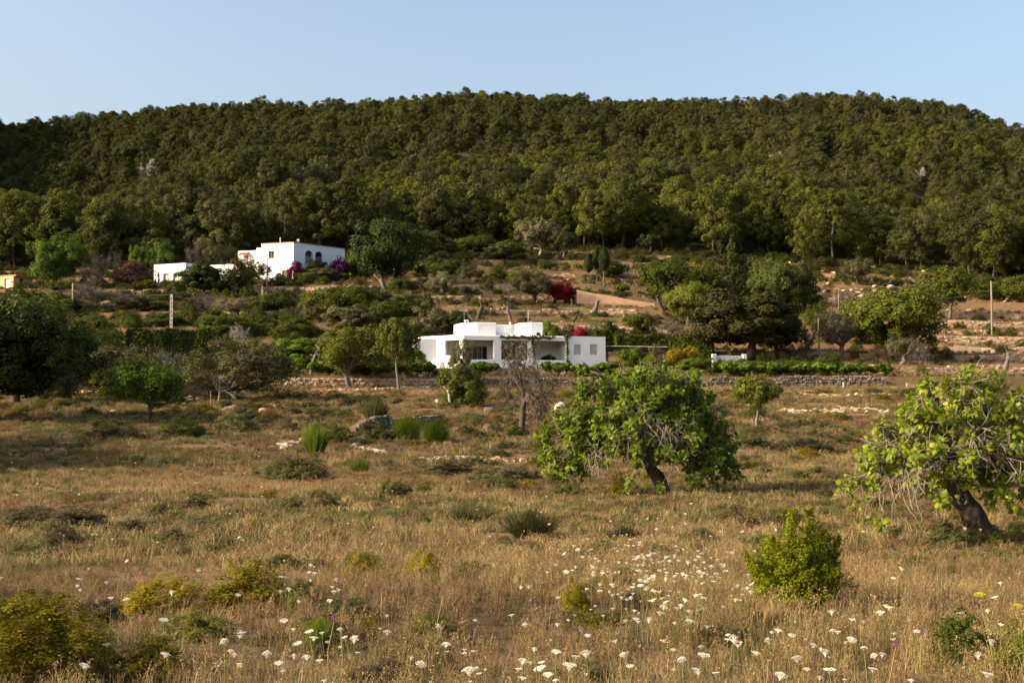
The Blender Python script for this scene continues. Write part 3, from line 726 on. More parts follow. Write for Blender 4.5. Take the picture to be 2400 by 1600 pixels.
# left wall: its frame runs right to left, so its outer side is +y
fpart('wall', wall_mesh('wall', .3, xl, Z2, ztop, -.35, 0, wz, 'white'), fL)
a, b, c, d = wz[0]
wn_ = fpart('window', box_mesh('window', a, b, -.25, -.2, c, d, 'glass'), fL)
gg = Geo()
for xx in (a + .04, (a + b) / 2, b - .04): gg.box((xx, -.12, (c + d) / 2), (.09, .1, d - c))
for zz in (c + .04, d - .04): gg.box(((a + b) / 2, -.11, zz), (b - a, .1, .09))
fpart('frame', gg.mesh('frame', M['frame']), fL, wn_)
fpart('sill', box_mesh('sill', a - .1, b + .1, 0, .08, c - .1, c, 'trim'), fL, wn_)
a, b, c, d = wz[1]; fpart('garage_door', box_mesh('garage_door', a, b, -.3, -.2, c, d, 'wood'), fL)
ar = [(fR.x(714), fR.x(732), fR.z(723, 617), fR.z(723, 587)), (fR.x(737.5), fR.x(755), fR.z(746, 616), fR.z(746, 589.5))]
sl = [(fR.x(788.5), fR.x(792), fR.z(790, 607), fR.z(790, 597)), (fR.x(795.5), fR.x(799), fR.z(797, 608), fR.z(797, 598))]
fpart('wall', wall_mesh('wall', 0, xr, Z2, ztop, 0, .35, ar + sl, 'white', [(a, b, d, (b - a) / 2 * .8) for a, b, c, d in ar]), fR)
for a, b, c, d in sl: fpart('window', box_mesh('window', a, b, .2, .25, c, d, 'glass'), fR)
for k, (a, b, c, d) in enumerate(ar):
    bl = Geo()
    for xx in np.linspace(a + .06, b - .06, 9): bl.box((xx, .16, c + .5), (.03, .03, 1.))
    bl.box(((a + b) / 2, .16, c + 1.), (b - a, .06, .06)); fpart('railing', bl.mesh('railing', M['metal']), fR)['kind'] = 'stuff'
fpart('wall', box_mesh('wall', .4, xr - .3, 2.6, 2.8, Z2, ztop - .35, 'white'), fR)
fpart('wall', box_mesh('wall', xr - .32, xr - .02, .35, 7., Z2, ztop - .01, 'white'), fR)
poly = [fR.w(0.35, .33), fR.w(xr - .3, .33), fR.w(xr - .3, 7.), fL.w(xl, -6.), fL.w(xl, -.33)]
lc = lambda p: (p[0] - B2[0], p[1] - B2[1])
def absprism(name, pts, z0, z1, mat, bev=0.):
    o = link(name, prism_mesh(name, pts, z0, z1, mat, bev)); bpy.context.view_layer.update(); rel(farm, o); return o
absprism('roof', poly, ztop - .35, ztop - .12, 'terracotta')
absprism('wall', [fL.w(xl, 0), fL.w(xl - .35, -.36), fL.w(xl - .35, -6.), fL.w(xl, -6)], Z2, ztop - .02, 'white')
absprism('wall', [fL.w(xl, -6.0), fR.w(xr - .33, 7.0), fR.w(xr - .33, 7.3), fL.w(xl, -6.3)], Z2, ztop - .03, 'white')
fpart('roof_trim', box_mesh('roof_trim', -.05, xl + .05, -.4, .07, ztop, ztop + .13, 'trim'), fL)
fpart('roof_trim', box_mesh('roof_trim', -.05, xr + .05, -.08, .4, ztop + .002, ztop + .135, 'trim'), fR)
# stepped wings to the left
def block(fr, px0, px1, vt, off, depth, z0, mat='white', bev=.08):
    x0, x1 = fr.x(px0), fr.x(px1); zt_ = fr.z(px0, vt)
    o = fpart('wing', box_mesh('wing', min(x0, x1), max(x0, x1), -depth + off, off, z0, zt_, mat, bev), fr); return min(x0, x1), max(x0, x1), zt_
block(fL, 611.5, 597.5, 579.5, -.25, 5., Z2); block(fL, 597, 552, 585.5, -.5, 4.6, Z2)
block(fL, 662, 604, 640, 1.6, 1.5, Z2 - .4, 'white', .3)
x0, x1 = fL.x(581), fL.x(560); zz = fL.z(570, 592)
V = [(x0, -.4, zz - .1), (x1, -.4, zz - .1), (x1, .6, zz - .5), (x0, .6, zz - .5)]
gg = Geo(); gg.add([(v[0], v[1], v[2] + h) for h in (0, .12) for v in V] , [(0, 1, 2, 3), (7, 6, 5, 4), (0, 4, 5, 1), (1, 5, 6, 2), (2, 6, 7, 3), (3, 7, 4, 0)])
rt = fpart('porch_roof', gg.mesh('porch_roof', M['terracotta']), fL)
gg = Geo()
for q in range(9):
    xx = x0 + (q + .5) * (x1 - x0) / 9; gg.tube([(xx, -.38, zz + .03), (xx, .63, zz - .37)], [.075, .075], 6)
fpart('roof_tile', gg.mesh('roof_tile', M['terracotta']), fL, rt)['kind'] = 'stuff'
fpart('door', box_mesh('door', x0 + .45, x1 - .45, -.5, -.44, Z2, zz - .5, 'frame'), fL)
# low annex
aB = at(434.5, 660, 238.); fa = Frame(at(360.5, 660, 241.), aB); fb = Frame(aB, at(497, 660, 243.))
za = fa.z(434, 616)
aops = [(fa.x(381), fa.x(393.5), fa.z(387, 663), fa.z(387, 641.5)), (fa.x(404), fa.x(417), fa.z(410, 660), fa.z(410, 640.5))]
ax = thing('low_annex', 'low white annex with two pink-framed windows left of the farmhouse', 'house', (aB[0], aB[1], Z2))
def apart(name, me, fr=None, parent=None):
    o = link(name, me)
    if fr is not None: in_frame(o, fr)
    bpy.context.view_layer.update()
    if parent is None: rel(ax, o)
    else:
        m = o.matrix_basis.copy(); o.parent = parent; o.matrix_basis = (ax.matrix_basis @ parent.matrix_basis).inverted() @ m
    return o
apart('wall', wall_mesh('wall', 0, fa.L - .0, Z2 - .6, za, 0, .3, aops, 'white'), fa)
apart('wall', box_mesh('wall', .02, fb.L, .02, .3, Z2 - .6, za, 'white'), fb)
n2 = np.array((-fa.d[1], fa.d[0]))
o = link('roof', prism_mesh('roof', [fa.w(.1, .3), fa.w(fa.L - .2, .3), fb.w(.3, .3), fb.w(fb.L, .3), fb.w(fb.L, 4.5), fa.w(.1, 5.5)], za - .3, za - .1, 'white')); bpy.context.view_layer.update(); rel(ax, o)
o = link('wall', prism_mesh('wall', [fa.w(.002, .302), fa.w(.3, .302), fa.w(.3, 5.5), fa.w(.002, 5.5)], Z2 - .6, za - .01, 'white')); bpy.context.view_layer.update(); rel(ax, o)
for a, b, c, d in aops:
    f = apart('window', box_mesh('window', a + .06, b - .06, .2, .24, c, d - .06, 'cream'), fa)
    gg = Geo()
    for xx in (a + .03, b - .03): gg.box((xx, .08, (c + d) / 2), (.12, .2, d - c + .1))
    gg.box(((a + b) / 2, .08, d + .02), (b - a + .1, .22, .14)); apart('frame', gg.mesh('frame', M['trim']), fa, f)
# linking wing
fw = Frame(at(493, 660, 243.), at(560, 660, 240.5))
lw = thing('linking_wing', 'white wing with a small porch between annex and farmhouse', 'house', (fw.A[0], fw.A[1], Z2))
def wpart(name, me):
    o = link(name, me); in_frame(o, fw); bpy.context.view_layer.update(); rel(lw, o); return o
zw = fw.z(520, 620)
wpart('wall', wall_mesh('wall', 0, fw.L, Z2 - .6, zw, 0, .3, [(fw.x(497), fw.x(516), Z2 - .6, fw.z(505, 633))], 'white'))
wpart('roof', box_mesh('roof', .05, fw.L, .3, 4., zw - .3, zw - .1, 'white'))
wpart('wall', box_mesh('wall', 0, fw.L, 2.2, 2.4, Z2 - .6, zw - .3, 'salmon'))
wpart('porch_post', box_mesh('porch_post', fw.x(508), fw.x(510.5), .4, .6, Z2 - .6, fw.z(508, 633) - .02, 'white'))
# flue pipe and dish on the farmhouse roof
q = fL.w(fL.x(641), -2.); gg = Geo(); zz = ztop - .15
gg.tube([(q[0], q[1], zz), (q[0], q[1], zz + 1.25)], [.09, .09], 8); gg.tube([(q[0], q[1], zz + 1.25), (q[0], q[1], zz + 1.45)], [.14, .05], 8); fpart('flue_pipe', gg.mesh('flue_pipe', M['cream']))
q = fL.w(fL.x(684), -2.); gg = Geo(); gg.tube([(q[0], q[1], zz), (q[0], q[1], zz + .8)], [.04, .04], 6)
an = np.arange(16) * 2 * math.pi / 16
gg.add([(q[0] + .28 * r * math.cos(t) , q[1] - .15 + .1 * r, zz + .75 + .28 * r * math.sin(t)) for r in (.02, 1) for t in an], [(k, (k + 1) % 16, 16 + (k + 1) % 16, 16 + k) for k in range(16)])
fpart('satellite_dish', gg.mesh('satellite_dish', M['metal']))
# salmon house at the left edge
fs = Frame(at(-46, 676, 232.), at(31, 676, 228.)); fs2 = Frame(at(31, 676, 228.), at(76, 676, 233))
sh = thing('salmon_house', 'salmon coloured house half hidden behind dark trees at the left edge', 'house', (fs2.A[0], fs2.A[1], 18.6))
def spart(name, me, fr):
    o = link(name, me); in_frame(o, fr); bpy.context.view_layer.update(); rel(sh, o); return o
zs = fs2.z(40, 648)
spart('wall', wall_mesh('wall', 0, fs.L, 17.8, zs, 0, .3, [(fs.x(8), fs.x(20), 17.8, fs.z(14, 653))], 'salmon'), fs)
spart('door', box_mesh('door', fs.x(8), fs.x(20), .2, .26, 17.8, fs.z(14, 653), 'whitepaint'), fs)
spart('wall', wall_mesh('wall', .02, fs2.L, 17.8, zs, 0.02, .3, [(fs2.x(44), fs2.x(54), 17.8, fs2.z(49, 654))], 'salmon'), fs2)
spart('window', box_mesh('window', fs2.x(44), fs2.x(54), .2, .26, 17.8, fs2.z(49, 654), 'glass'), fs2)
o = link('roof', prism_mesh('roof', [fs.w(-.3, -.35), fs2.w(0, -.45), fs2.w(fs2.L + .3, -.35), fs2.w(fs2.L + .3, 4.), fs.w(-.3, 6)], zs, zs + .22, 'terracotta')); bpy.context.view_layer.update(); rel(sh, o)

# ------------------------------------------------------------------ dry stone walls
STONES = []
srng = np.random.default_rng(77)
for k in range(7):
    bm = bmesh.new(); bmesh.ops.create_cube(bm, size=1)
    for v in bm.verts: v.co += Vector(srng.uniform(-.16, .16, 3))
    bmesh.ops.bevel(bm, geom=list(bm.edges), offset=.17, segments=1, affect='EDGES')
    for v in bm.verts: v.co += Vector(srng.uniform(-.035, .035, 3))
    m = bpy.data.meshes.new('stone'); bm.to_mesh(m); bm.free(); m.materials.append(M['stone']); STONES.append(m)
def stone_wall(name, label, path, hgt, sw, sh, mat='stone', single=False, thick=.45, ruin=.15, seed=1, cap=300, z_from=None, cat='wall', group=None):
    """path: ground points (x, y) along the foot of the wall"""
    rng = np.random.default_rng(seed); path = np.array(path, float)
    seg = np.linalg.norm(np.diff(path, axis=0), axis=1); S = np.concatenate([[0], np.cumsum(seg)]); L = S[-1]
    pos = lambda s: np.stack([np.interp(s, S, path[:, 0]), np.interp(s, S, path[:, 1])], -1)
    m0 = pos(L / 2); root = thing(name, label, cat, (m0[0], m0[1], gz(*m0)), 0., group)
    root['kind'] = 'thing'; o0 = np.array(root.location)
    ns = max(2, int(L / 1.2)); ss = np.linspace(0, L, ns + 1); pp_ = pos(ss); zz = ground(pp_[:, 0], pp_[:, 1] - .3)
    top = hgt * (1 + ruin * (fbm(ss * .35, ss * 0 + seed, seed) - .6) * 2); top[0] *= .75; top[-1] *= .75
    core = Geo()
    dirs = np.gradient(pp_, axis=0); dirs /= np.linalg.norm(dirs, axis=1)[:, None] + 1e-9; nrm = np.stack([-dirs[:, 1], dirs[:, 0]], 1)
    fr = pp_ + nrm * .10; bk = pp_ + nrm * thick
    V = np.concatenate([np.c_[fr, zz - .3], np.c_[fr, zz + top - .1], np.c_[bk, zz + top - .1], np.c_[bk, zz - .3]]) - o0
    m = len(pp_); Q = []
    for q in range(m - 1):
        for r in range(3): Q.append((r * m + q, r * m + q + 1, (r + 1) * m + q + 1, (r + 1) * m + q))
    Q += [(0, m, 2 * m, 3 * m), (m - 1, 4 * m - 1, 3 * m - 1, 2 * m - 1)]
    core.add(V, Q); link('wall_core', core.mesh('wall_core', M['mortar']), root)
    st = []; z = 0.
    while z < hgt * 1.25:
        h = sh * rng.uniform(.75, 1.35); s = rng.uniform(-.1, .2)
        while s < L:
            w = sw * rng.uniform(.55, 1.6)
            c = min(s + w / 2, L)
            if z + h * .55 < np.interp(c, ss, top): st.append((c, z + h / 2, w, h * rng.uniform(.85, 1.12)))
            s += w * 1.02
        z += h * .98
    joined = Geo(); nn = 0
    order = rng.permutation(len(st)) if len(st) > cap else range(len(st))
    for q in order:
        c, z_, w, h = st[q]
        p = pos(c); k = int(np.clip(c / L * ns, 0, ns - 1)); a = math.atan2(dirs[k][1], dirs[k][0]); base = float(np.interp(c, ss, zz))
        dp = sw * rng.uniform(.7, 1.2); pr_ = rng.uniform(-.05, .07) * sw / .3
        P = np.array((p[0] - nrm[k][0] * pr_, p[1] - nrm[k][1] * pr_, base + z_ - .05)) - o0
        if single and nn < cap:
            o = link('stone', STONES[rng.integers(len(STONES))], root, P, (rng.normal() * .08, rng.normal() * .08, a + rng.normal() * .12), (w, dp, h)); nn += 1
            if mat != 'stone': setmat(o, M[mat])
        else: joined.box(P, (w * .97, dp, h * .96), a + rng.normal() * .1, .17, rng)
    if joined.n: link('stonework', joined.mesh('stonework', M[mat]), root)['kind'] = 'stuff'
    return root
def terr_path(k, px0, px1, off=.32):
    d = TD[k]; n = 24; out = []
    for px in np.linspace(px0, px1, n):
        u = uw(px, 800)[0]; y = d
        for _ in range(8): y = d + float(wv(u * y, y))
        out.append((u * y, y - off))
    return out
# near walls: every stone a part
lw_path = [hit(1026, 1000)[:2], hit(985, 1003)[:2] , hit(930, 1008)[:2], hit(880, 1013)[:2], hit(838, 1018)[:2]][::-1]
def shift(p, dx, dy): return [(q[0] + dx, q[1] + dy) for q in p]
stone_wall('field_wall', 'low ruined field wall running down to the left beside the broom bushes', lw_path, .85, .34, .19, 'stonegrey_shade', True, .5, .5, 4)
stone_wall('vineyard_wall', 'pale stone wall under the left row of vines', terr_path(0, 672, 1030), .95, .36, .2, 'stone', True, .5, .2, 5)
stone_wall('vineyard_wall', 'shaded grey stone wall under the right row of vines', terr_path(0, 1660, 2070), 1.05, .36, .2, 'stonegrey_shade', True, .5, .1, 6)
stone_wall('vineyard_wall', 'shaded stone wall at the foot of the low white house behind the dead tree', terr_path(0, 1034, 1340), 1.0, .36, .2, 'stonegrey_shade', True, .5, .2, 7)
stone_wall('vineyard_wall', 'stone wall behind the crown of the big fig tree', terr_path(0, 1345, 1655), 1.0, .36, .2, 'stonegrey_shade', False, .5, .2, 8)
WL = [(1, 1935, 2440, 'terrace wall just above and right of the vines'), (2, 1690, 1990, 'terrace wall behind the white gate and round hedges'), (2, 2010, 2440, 'terrace wall beside the small olive on the right'),
      (3, 2140, 2450, 'terrace wall crossed by the sloping track on the right'), (4, 1265, 1580, 'high ruined terrace wall behind the flat roof of the low house'), (4, 940, 1080, 'short terrace wall left of the low house roof rooms'),
      (4, 2165, 2450, 'terrace wall at the foot of the tall right pole'), (5, 2150, 2450, 'terrace wall just above the foot of the right pole'), (5, 640, 760, 'short grey wall left of the middle shrubs'),
      (6, 1060, 1500, 'long terrace wall with the three dead stumps'), (6, 430, 720, 'terrace wall behind the pale lattice pole'), (6, 2160, 2450, 'third terrace wall below the right pole top'),
      (7, 985, 1320, 'terrace wall under the broad olive and crimson bougainvillea'), (7, 555, 830, 'terrace wall with the dead olive stump below the farmhouse'), (7, 120, 345, 'broken terrace wall behind the grey bare bush'), (7, 2170, 2450, 'upper red terrace wall on the right slope'),
      (8, 975, 1290, 'terrace wall above the leaning olive'), (8, 540, 870, 'tall retaining wall below the farmhouse garden'), (8, 285, 400, 'retaining wall under the low annex'), (8, 1940, 2030, 'short terrace wall above the grey olive on the right'),
      (9, 1440, 1500, 'small wall behind the clipped cypresses'), (9, 1290, 1345, 'small wall above the crimson bougainvillea'), (10, 1450, 1545, 'sunlit wall above the clipped cypresses'), (10, 1900, 2010, 'tumbled wall below the right forest edge'), (11, 1060, 1150, 'highest terrace wall near the pale trees'), (11, 1545, 1650, 'wall beside the small round pine')]
for q, (k, a, b, lab) in enumerate(WL):
    stone_wall('terrace_wall', lab, terr_path(k, a, b), TH[k] * 1.02, .40, .24, 'stone', False, .4, (.45 if a < 1700 else .22) if k != 8 else .2, 20 + q, group='terrace walls on the slope')
# tumbled field stones on the lower banks
def rubble(name, label, pts, n, size, spread, seed, mat='rock'):
    rng = np.random.default_rng(seed); root = thing(name, label, 'stones', (*pts[0][:2], gz(*pts[0][:2]))); o0 = np.array(root.location)
    P = np.array(pts); S = np.linspace(0, 1, len(P))
    for q in range(n):
        t = rng.uniform(); x = np.interp(t, S, P[:, 0]) + rng.normal() * spread * .6; y = np.interp(t, S, P[:, 1]) + rng.normal() * spread
        s = size * rng.uniform(.4, 1.5)
        o = link('stone', STONES[rng.integers(len(STONES))], root, np.array((x, y, gz(x, y) + s * .12)) - o0, tuple(rng.uniform(-.4, .4, 3)), (s * rng.uniform(.8, 1.5), s, s * rng.uniform(.5, .9))); setmat(o, M[mat])
    return root
H = lambda px, py: hit(px, py)
rubble('stone_heap', 'line of tumbled pale stones left of the big fig tree', [H(1010, 1075), H(1100, 1076), H(1255, 1082)], 150, .17, .45, 1, 'stone')
rubble('stone_heap', 'pale tumbled stones left of the tall broom bush', [H(645, 1052), H(690, 1040), H(725, 1030)], 60, .2, .3, 2)
rubble('stone_heap', 'short curved line of stones below the field wall', [H(828, 1045), H(870, 1058), H(905, 1063)], 40, .2, .2, 3)
rubble('stone_heap', 'long bank of tumbled stones below the right vineyard wall', [H(1800, 925), H(1950, 932), H(2100, 928)], 90, .3, .5, 4, 'stone')
rubble('stone_heap', 'scattered heap of stones above the right end of the field', [H(1845, 965), H(1920, 968), H(1990, 960), H(2070, 966)], 110, .28, .7, 5, 'stone')
rubble('stone_heap', 'few stones under the dead tree at the end of the field wall', [H(1140, 965), H(1190, 962)], 26, .35, .2, 6, 'stonegrey_shade')
rubble('stone_heap', 'rough stones along the bank behind the small fig on the left', [H(175, 922), H(240, 920), H(400, 935), H(460, 940)], 60, .35, .4, 7, 'stone')
rubble('stone_heap', 'red stones strewn in front of the big olive on the left', [H(520, 955), H(640, 958)], 45, .26, .8, 8, 'stone')
rubble('stone_heap', 'stones along the red earth bank below the left vines', [H(770, 916), H(900, 912), H(1010, 908)], 150, .22, .7, 9, 'stone')
def boulder(px, py, wpx, hpx, label, mat='rock', seed=3):
    rng = np.random.default_rng(seed); bm = bmesh.new(); bmesh.ops.create_icosphere(bm, subdivisions=3, radius=1)
    for v in bm.verts:
        d = np.array(v.co); v.co *= 1 + .22 * (float(fbm(d[0] * 1.3 + 5 + d[2], d[1] * 1.3 + seed)) - .5) * 2 + .05 * rng.normal()
        if v.co.z < -.4: v.co.z = -.4
    m = bpy.data.meshes.new('boulder'); bm.to_mesh(m); bm.free(); m.materials.append(M[mat])
    p = hit(px, py); s = p[1] / F
    return tag(link('boulder', m, None, p, (0, 0, rng.uniform(0, 6)), (wpx * s / 2, wpx * s / 2.4, hpx * s / 1.45)), label, 'boulder')
boulder(1314, 962, 33, 28, 'pale rounded boulder behind the left side of the big fig tree')
boulder(2087, 680, 20, 9, 'pale flat boulder on the scrubby slope at right', 'rock', 5)
boulder(1190, 566, 10, 8, 'small pale rock at the foot of the pines', 'rock', 6)
boulder(615, 965, 22, 13, 'reddish boulder in front of the big olive', 'stone', 7)
boulder(268, 966, 26, 9, 'flat reddish rock left of the small fig', 'stone', 8)
# peach garden wall sloping down
q0, q1, q2 = at(1352, 690, 214.), at(1440, 705, 211.), at(1535, 722, 207.)
def bandwall(name, label, tops, hs, mat, thick=.3, cat='wall'):
    g = Geo(); n = len(tops); T = np.array(tops); d = np.gradient(T[:, :2], axis=0); d /= np.linalg.norm(d, axis=1)[:, None]; nn = np.stack([-d[:, 1], d[:, 0]], 1) * thick
    o0 = T[0].copy(); o0[2] -= hs[0]
    b = T.copy(); b[:, 2] -= np.array(hs) + .4; T2 = T.copy(); T2[:, :2] += nn; b2 = b.copy(); b2[:, :2] += nn
    V = np.concatenate([b, T, T2, b2]) - o0; Q = []
    for q in range(n - 1):
        for r in range(4): r2 = (r + 1) % 4; Q.append((r * n + q, r * n + q + 1, r2 * n + q + 1, r2 * n + q))
    Q += [(0, n, 2 * n, 3 * n), (n - 1, 4 * n - 1, 3 * n - 1, 2 * n - 1)]
    g.add(V, Q); return tag(link(name, g.mesh(name, M[mat]), None, o0), label, cat, None, 'thing')
ys = [218 + 0 * k for k in range(6)]
bandwall('garden_wall', 'peach rendered garden wall sloping down below the clipped cypresses', [at(p, v, 213.5) for p, v in ((1352, 679), (1390, 687), (1430, 693), (1480, 703), (1535, 711))], [1.9, 1.9, 1.9, 1.5, 1.2], 'peachwall')
bandwall('track_wall', 'pale edge of the track slanting down on the right slope', [at(p, v, d) for p, v, d in ((2235, 808, 171.), (2300, 814, 170.), (2360, 823, 168.), (2420, 833, 166.))], [.5, .6, .7, .8], 'track', 1.6)
bandwall('track_wall', 'sunlit pale stub of wall left of the right fig tree', [at(p, v, 137.) for p, v in ((2126, 897), (2150, 903), (2186, 910))], [.8, .6, .4], 'track', .4)

# ------------------------------------------------------------------ poles, wires, fences, gate
def pole(name, label, px, pyt, pyb, d, r, mat, cat='pole', lattice=False):
    b = at(px, pyb, d); t = at(px, pyt, d); h = t[2] - b[2]
    if lattice:
        root = thing(name, label, cat, b)
        for s in (-1, 1): link('upright', box_mesh('upright', s * r - .05, s * r + .05, -.09, .09, -.5, h, mat), root)
        for q in range(9): link('rung', box_mesh('rung', -r + .05, r - .05, -.07, .07, .1 + q * (h - .5) / 9, .1 + q * (h - .5) / 9 + .28, mat), root)
        link('pole_top', box_mesh('pole_top', -r - .051, r + .051, -.091, .091, h - .35, h + .02, mat), root)
        return root, t
    g = Geo(); g.tube([(0, 0, -.6), (.02, 0, h * .5), (0, 0, h)], [r * 1.15, r, r * .8], 8)
    return tag(link(name, g.mesh(name, M[mat], True), None, b), label, cat), t
_, pa = pole('utility_pole', 'brown wooden utility pole among bare bushes on the left', 170, 663, 756, 205., .17, 'wood')
_, pb = pole('utility_pole', 'pale concrete lattice pole behind the clipped cypress hedge', 401, 690, 790, 182., .12, 'concrete', 'pole', True)
_, pc = pole('utility_pole', 'thin dark pole in front of the farmhouse', 625.5, 594, 700, 228., .10, 'wood')
_, pd = pole('utility_pole', 'tall dark pole at the far right on the terraces', 2325, 658, 780, 190., .13, 'wood')
_, pe = pole('utility_pole', 'short pole with white top beside the grey olive on the right', 1919, 745, 834, 166., .09, 'wood')
_, pf = pole('utility_pole', 'thin pole left of the big green tree on the right slope', 1966, 686, 735, 214., .10, 'wood')
_, pg = pole('utility_pole', 'thin pole right of the peach garden wall', 1462, 724, 782, 188., .08, 'wood')
_, ph = pole('utility_pole', 'stub of a pole at the top of the big green tree', 2105, 688, 712, 212., .10, 'wood')
_, pi = pole('fence_post', 'grey wooden post against the shaded vineyard wall', 1977, 895, 921, 136.5, .10, 'palebark', 'post')
_, pj = pole('fence_post', 'thin stake between the trunks by the dark oak', 1852, 712, 742, 200., .08, 'palebark', 'post')
_, pk = pole('fence_post', 'thin post above the dish of the low house', 1238, 725, 756, 186., .06, 'palebark', 'post')
def wire(label, a, b, sag, r=.022):
    t = np.linspace(0, 1, 18)[:, None]; P = a + (b - a) * t; P[:, 2] -= sag * 4 * t[:, 0] * (1 - t[:, 0])
    g = Geo(); g.tube(P - P[0], np.full(18, r), 4, False); return tag(link('power_line', g.mesh('power_line', M['wire']), None, P[0]), label, 'cable')
wire('sagging cable between the brown pole and the pale lattice pole', pa + np.array((0, 0, -.1)), pb + np.array((0, 0, .0)), .7)
wire('cable running right from the pale lattice pole towards the low house', pb + np.array((0, 0, -.1)), at(1088, 735, 176.), 1.6)
wire('cable across the terraces behind the low house', at(1088, 733, 176.), pg + np.array((0, 0, -.1)), .5)
wire('cable from the thin pole to the short pole on the right', pg + np.array((0, 0, -.15)), pe + np.array((0, 0, -.1)), 1.0)
wire('cable joining the two thin poles on the right slope', pf + np.array((0, 0, -.1)), ph, .3)
wire('cable rising right to the tall dark pole', ph, pd + np.array((0, 0, -1.2)), .9)
p = hit(1023, 966); g = Geo(); g.box((0, 0, .45), (.05, .05, 1.3)); o = thing('marker_stake', 'thin stake with a small white plate at the end of the field wall', 'sign', p)
link('stake', g.mesh('stake', M['wood']), o); g = Geo(); g.box((0, -.04, .82), (.17, .02, .22)); link('plate', g.mesh('plate', M['whitepaint']), o)
# white gate
fg = Frame(at(1673, 853, 152.5), at(1747, 853, 153.2)); gt = thing('white_gate', 'white slatted gate between two white pillars below the dark oak', 'gate', (fg.A[0], fg.A[1], fg.z(1700, 856)))
def gpart(name, me):
    o = link(name, me); in_frame(o, fg); bpy.context.view_layer.update(); rel(gt, o); return o
zb, zg = fg.z(1700, 856), fg.z(1700, 833)
for a in (-.15, fg.L - .3): gpart('pillar', box_mesh('pillar', a, a + .45, -.1, .35, zb - .4, fg.z(1700, 829.5), 'whitepaint', .05))
for z_ in (zb + .12, zg - .1): gpart('rail', box_mesh('rail', .3, fg.L - .3, .06, .12, z_, z_ + .09, 'whitepaint'))
for xx in np.linspace(.36, fg.L - .38, 22): gpart('slat', box_mesh('slat', xx - .045, xx + .045, .01, .05, zb + .05, zg, 'whitepaint'))
# small terrace furniture by the annex
p = at(358, 667, 236.); sc_ = thing('red_scooter', 'small red scooter parked on the terrace beside the low annex', 'scooter', (p[0], p[1], p[2]))
g = Geo()
for xx in (-.45, .5):
    g2 = Geo(); an = np.linspace(0, 2 * math.pi, 15); g2.tube([(xx + .22 * math.cos(t), 0, .22 + .22 * math.sin(t)) for t in an], [.06] * 15, 6, False); link('wheel', g2.mesh('wheel', M['rubber']), sc_)
g.tube([(-.6, 0, .6), (-.3, 0, .72), (.1, 0, .45), (.35, 0, .45), (.5, 0, .95)], [.16, .2, .14, .12, .08], 8); g.tube([(.5, 0, .3), (.52, 0, .75)], [.12, .1], 8); link('body', g.mesh('body', M['red'], True), sc_)
g = Geo(); g.box((-.35, 0, .9), (.6, .26, .1)); link('seat', g.mesh('seat', M['rubber']), sc_)
g = Geo(); g.tube([(.47, -.32, 1.02), (.47, .32, 1.02)], [.03, .03], 6); link('handlebar', g.mesh('handlebar', M['metal']), sc_)
p = at(371, 668, 235.6); cs = thing('drying_rack', 'white folding drying rack with a dark cloth in front of the annex', 'rack', tuple(p))
for a, b in (((-.35, -.2, 0), (.05, 0, .75)), ((-.05, .25, 0), (.05, 0, .75)), ((.3, -.2, 0), (.12, 0, .75)), ((.5, .2, 0), (.12, 0, .75))):
    g = Geo(); g.tube([a, b], [.025, .025], 5); link('leg', g.mesh('leg', M['whitepaint']), cs)
g = Geo(); t = np.linspace(0, 1, 9); rg = np.random.default_rng(2)
for k in range(8):
    z0, z1 = .55 + k * .2, .55 + (k + 1) * .2
    g.box((.05 + .06 * math.sin(k * .9), 0, (z0 + z1) / 2), (.28 + .1 * math.sin(k * 1.7), .16, .2), .15 * k)
link('cloth', g.mesh('cloth', M['wire']), cs)

# ------------------------------------------------------------------ clipped hedges
def hedge(name, label, a, b, z0, h, depth, mat, n, ls, seed, taperx=0.):
    rng = np.random.default_rng(seed); fr = Frame(a, b); L = fr.L; g = Geo(); P = []; N = []
    for k in range(n):
        f = rng.choice(4, p=[.5, .25, .12, .13]); x = rng.uniform(0, L); y = rng.uniform(0, depth); z = rng.uniform(0, h)
        bx = .12 * math.sin(x * 1.1 + seed) + .08 * math.sin(x * 3.1)
        if f == 0: p = (x, bx + rng.normal() * .06, z); nn = (0, -1, .3)
        elif f == 1: p = (x, y, h + .1 * math.sin(x * 1.7) + rng.normal() * .07); nn = (0, 0, 1)
        elif f == 2: p = (0 + rng.normal() * .06, y, z); nn = (-1, 0, .3)
        else: p = (L + rng.normal() * .06, y, z); nn = (1, 0, .3)
        P.append(p); N.append(nn)
    P = np.array(P); g.leaves(P, np.array(N) + rng.normal(size=P.shape) * .6, ls * 1.5, .6, rng)
    core = Geo(); core.box((L / 2, depth / 2, h / 2 - .05), (L - .3, depth - .3, h - .25))  # near-black box: the shade inside the hedge put into colour
    o = thing(name, label, 'hedge', (a[0], a[1], z0), fr.rz)
    link('foliage', g.mesh('foliage', M[mat]), o); link('dark_core', core.mesh('dark_core', M['dark']), o); return o
a, b = at(296, 850, 150.), at(512, 850, 151.)
hedge('cypress_hedge', 'long tall cypress hedge on the left behind the grey olives', a, b, a[2] - .5, at(400, 774, 150.)[2] - a[2] + .5, 1.6, 'hedge', 11000, .09, 1)
a, b = at(1448, 815, 166.), at(1620, 815, 167.)
hedge('clipped_hedge', 'long clipped hedge behind the carport', a, b, a[2] - 1., at(1550, 787, 166.)[2] - a[2] + 1., 1.8, 'hedge', 6500, .11, 2)
a, b = at(1570, 855, 161.), at(1668, 855, 160.)
hedge('clipped_hedge', 'tall dark end of the clipped hedge left of the white gate', a, b, a[2] - .5, at(1620, 790, 161.)[2] - a[2] + .5, 3., 'hedge', 6500, .11, 3)

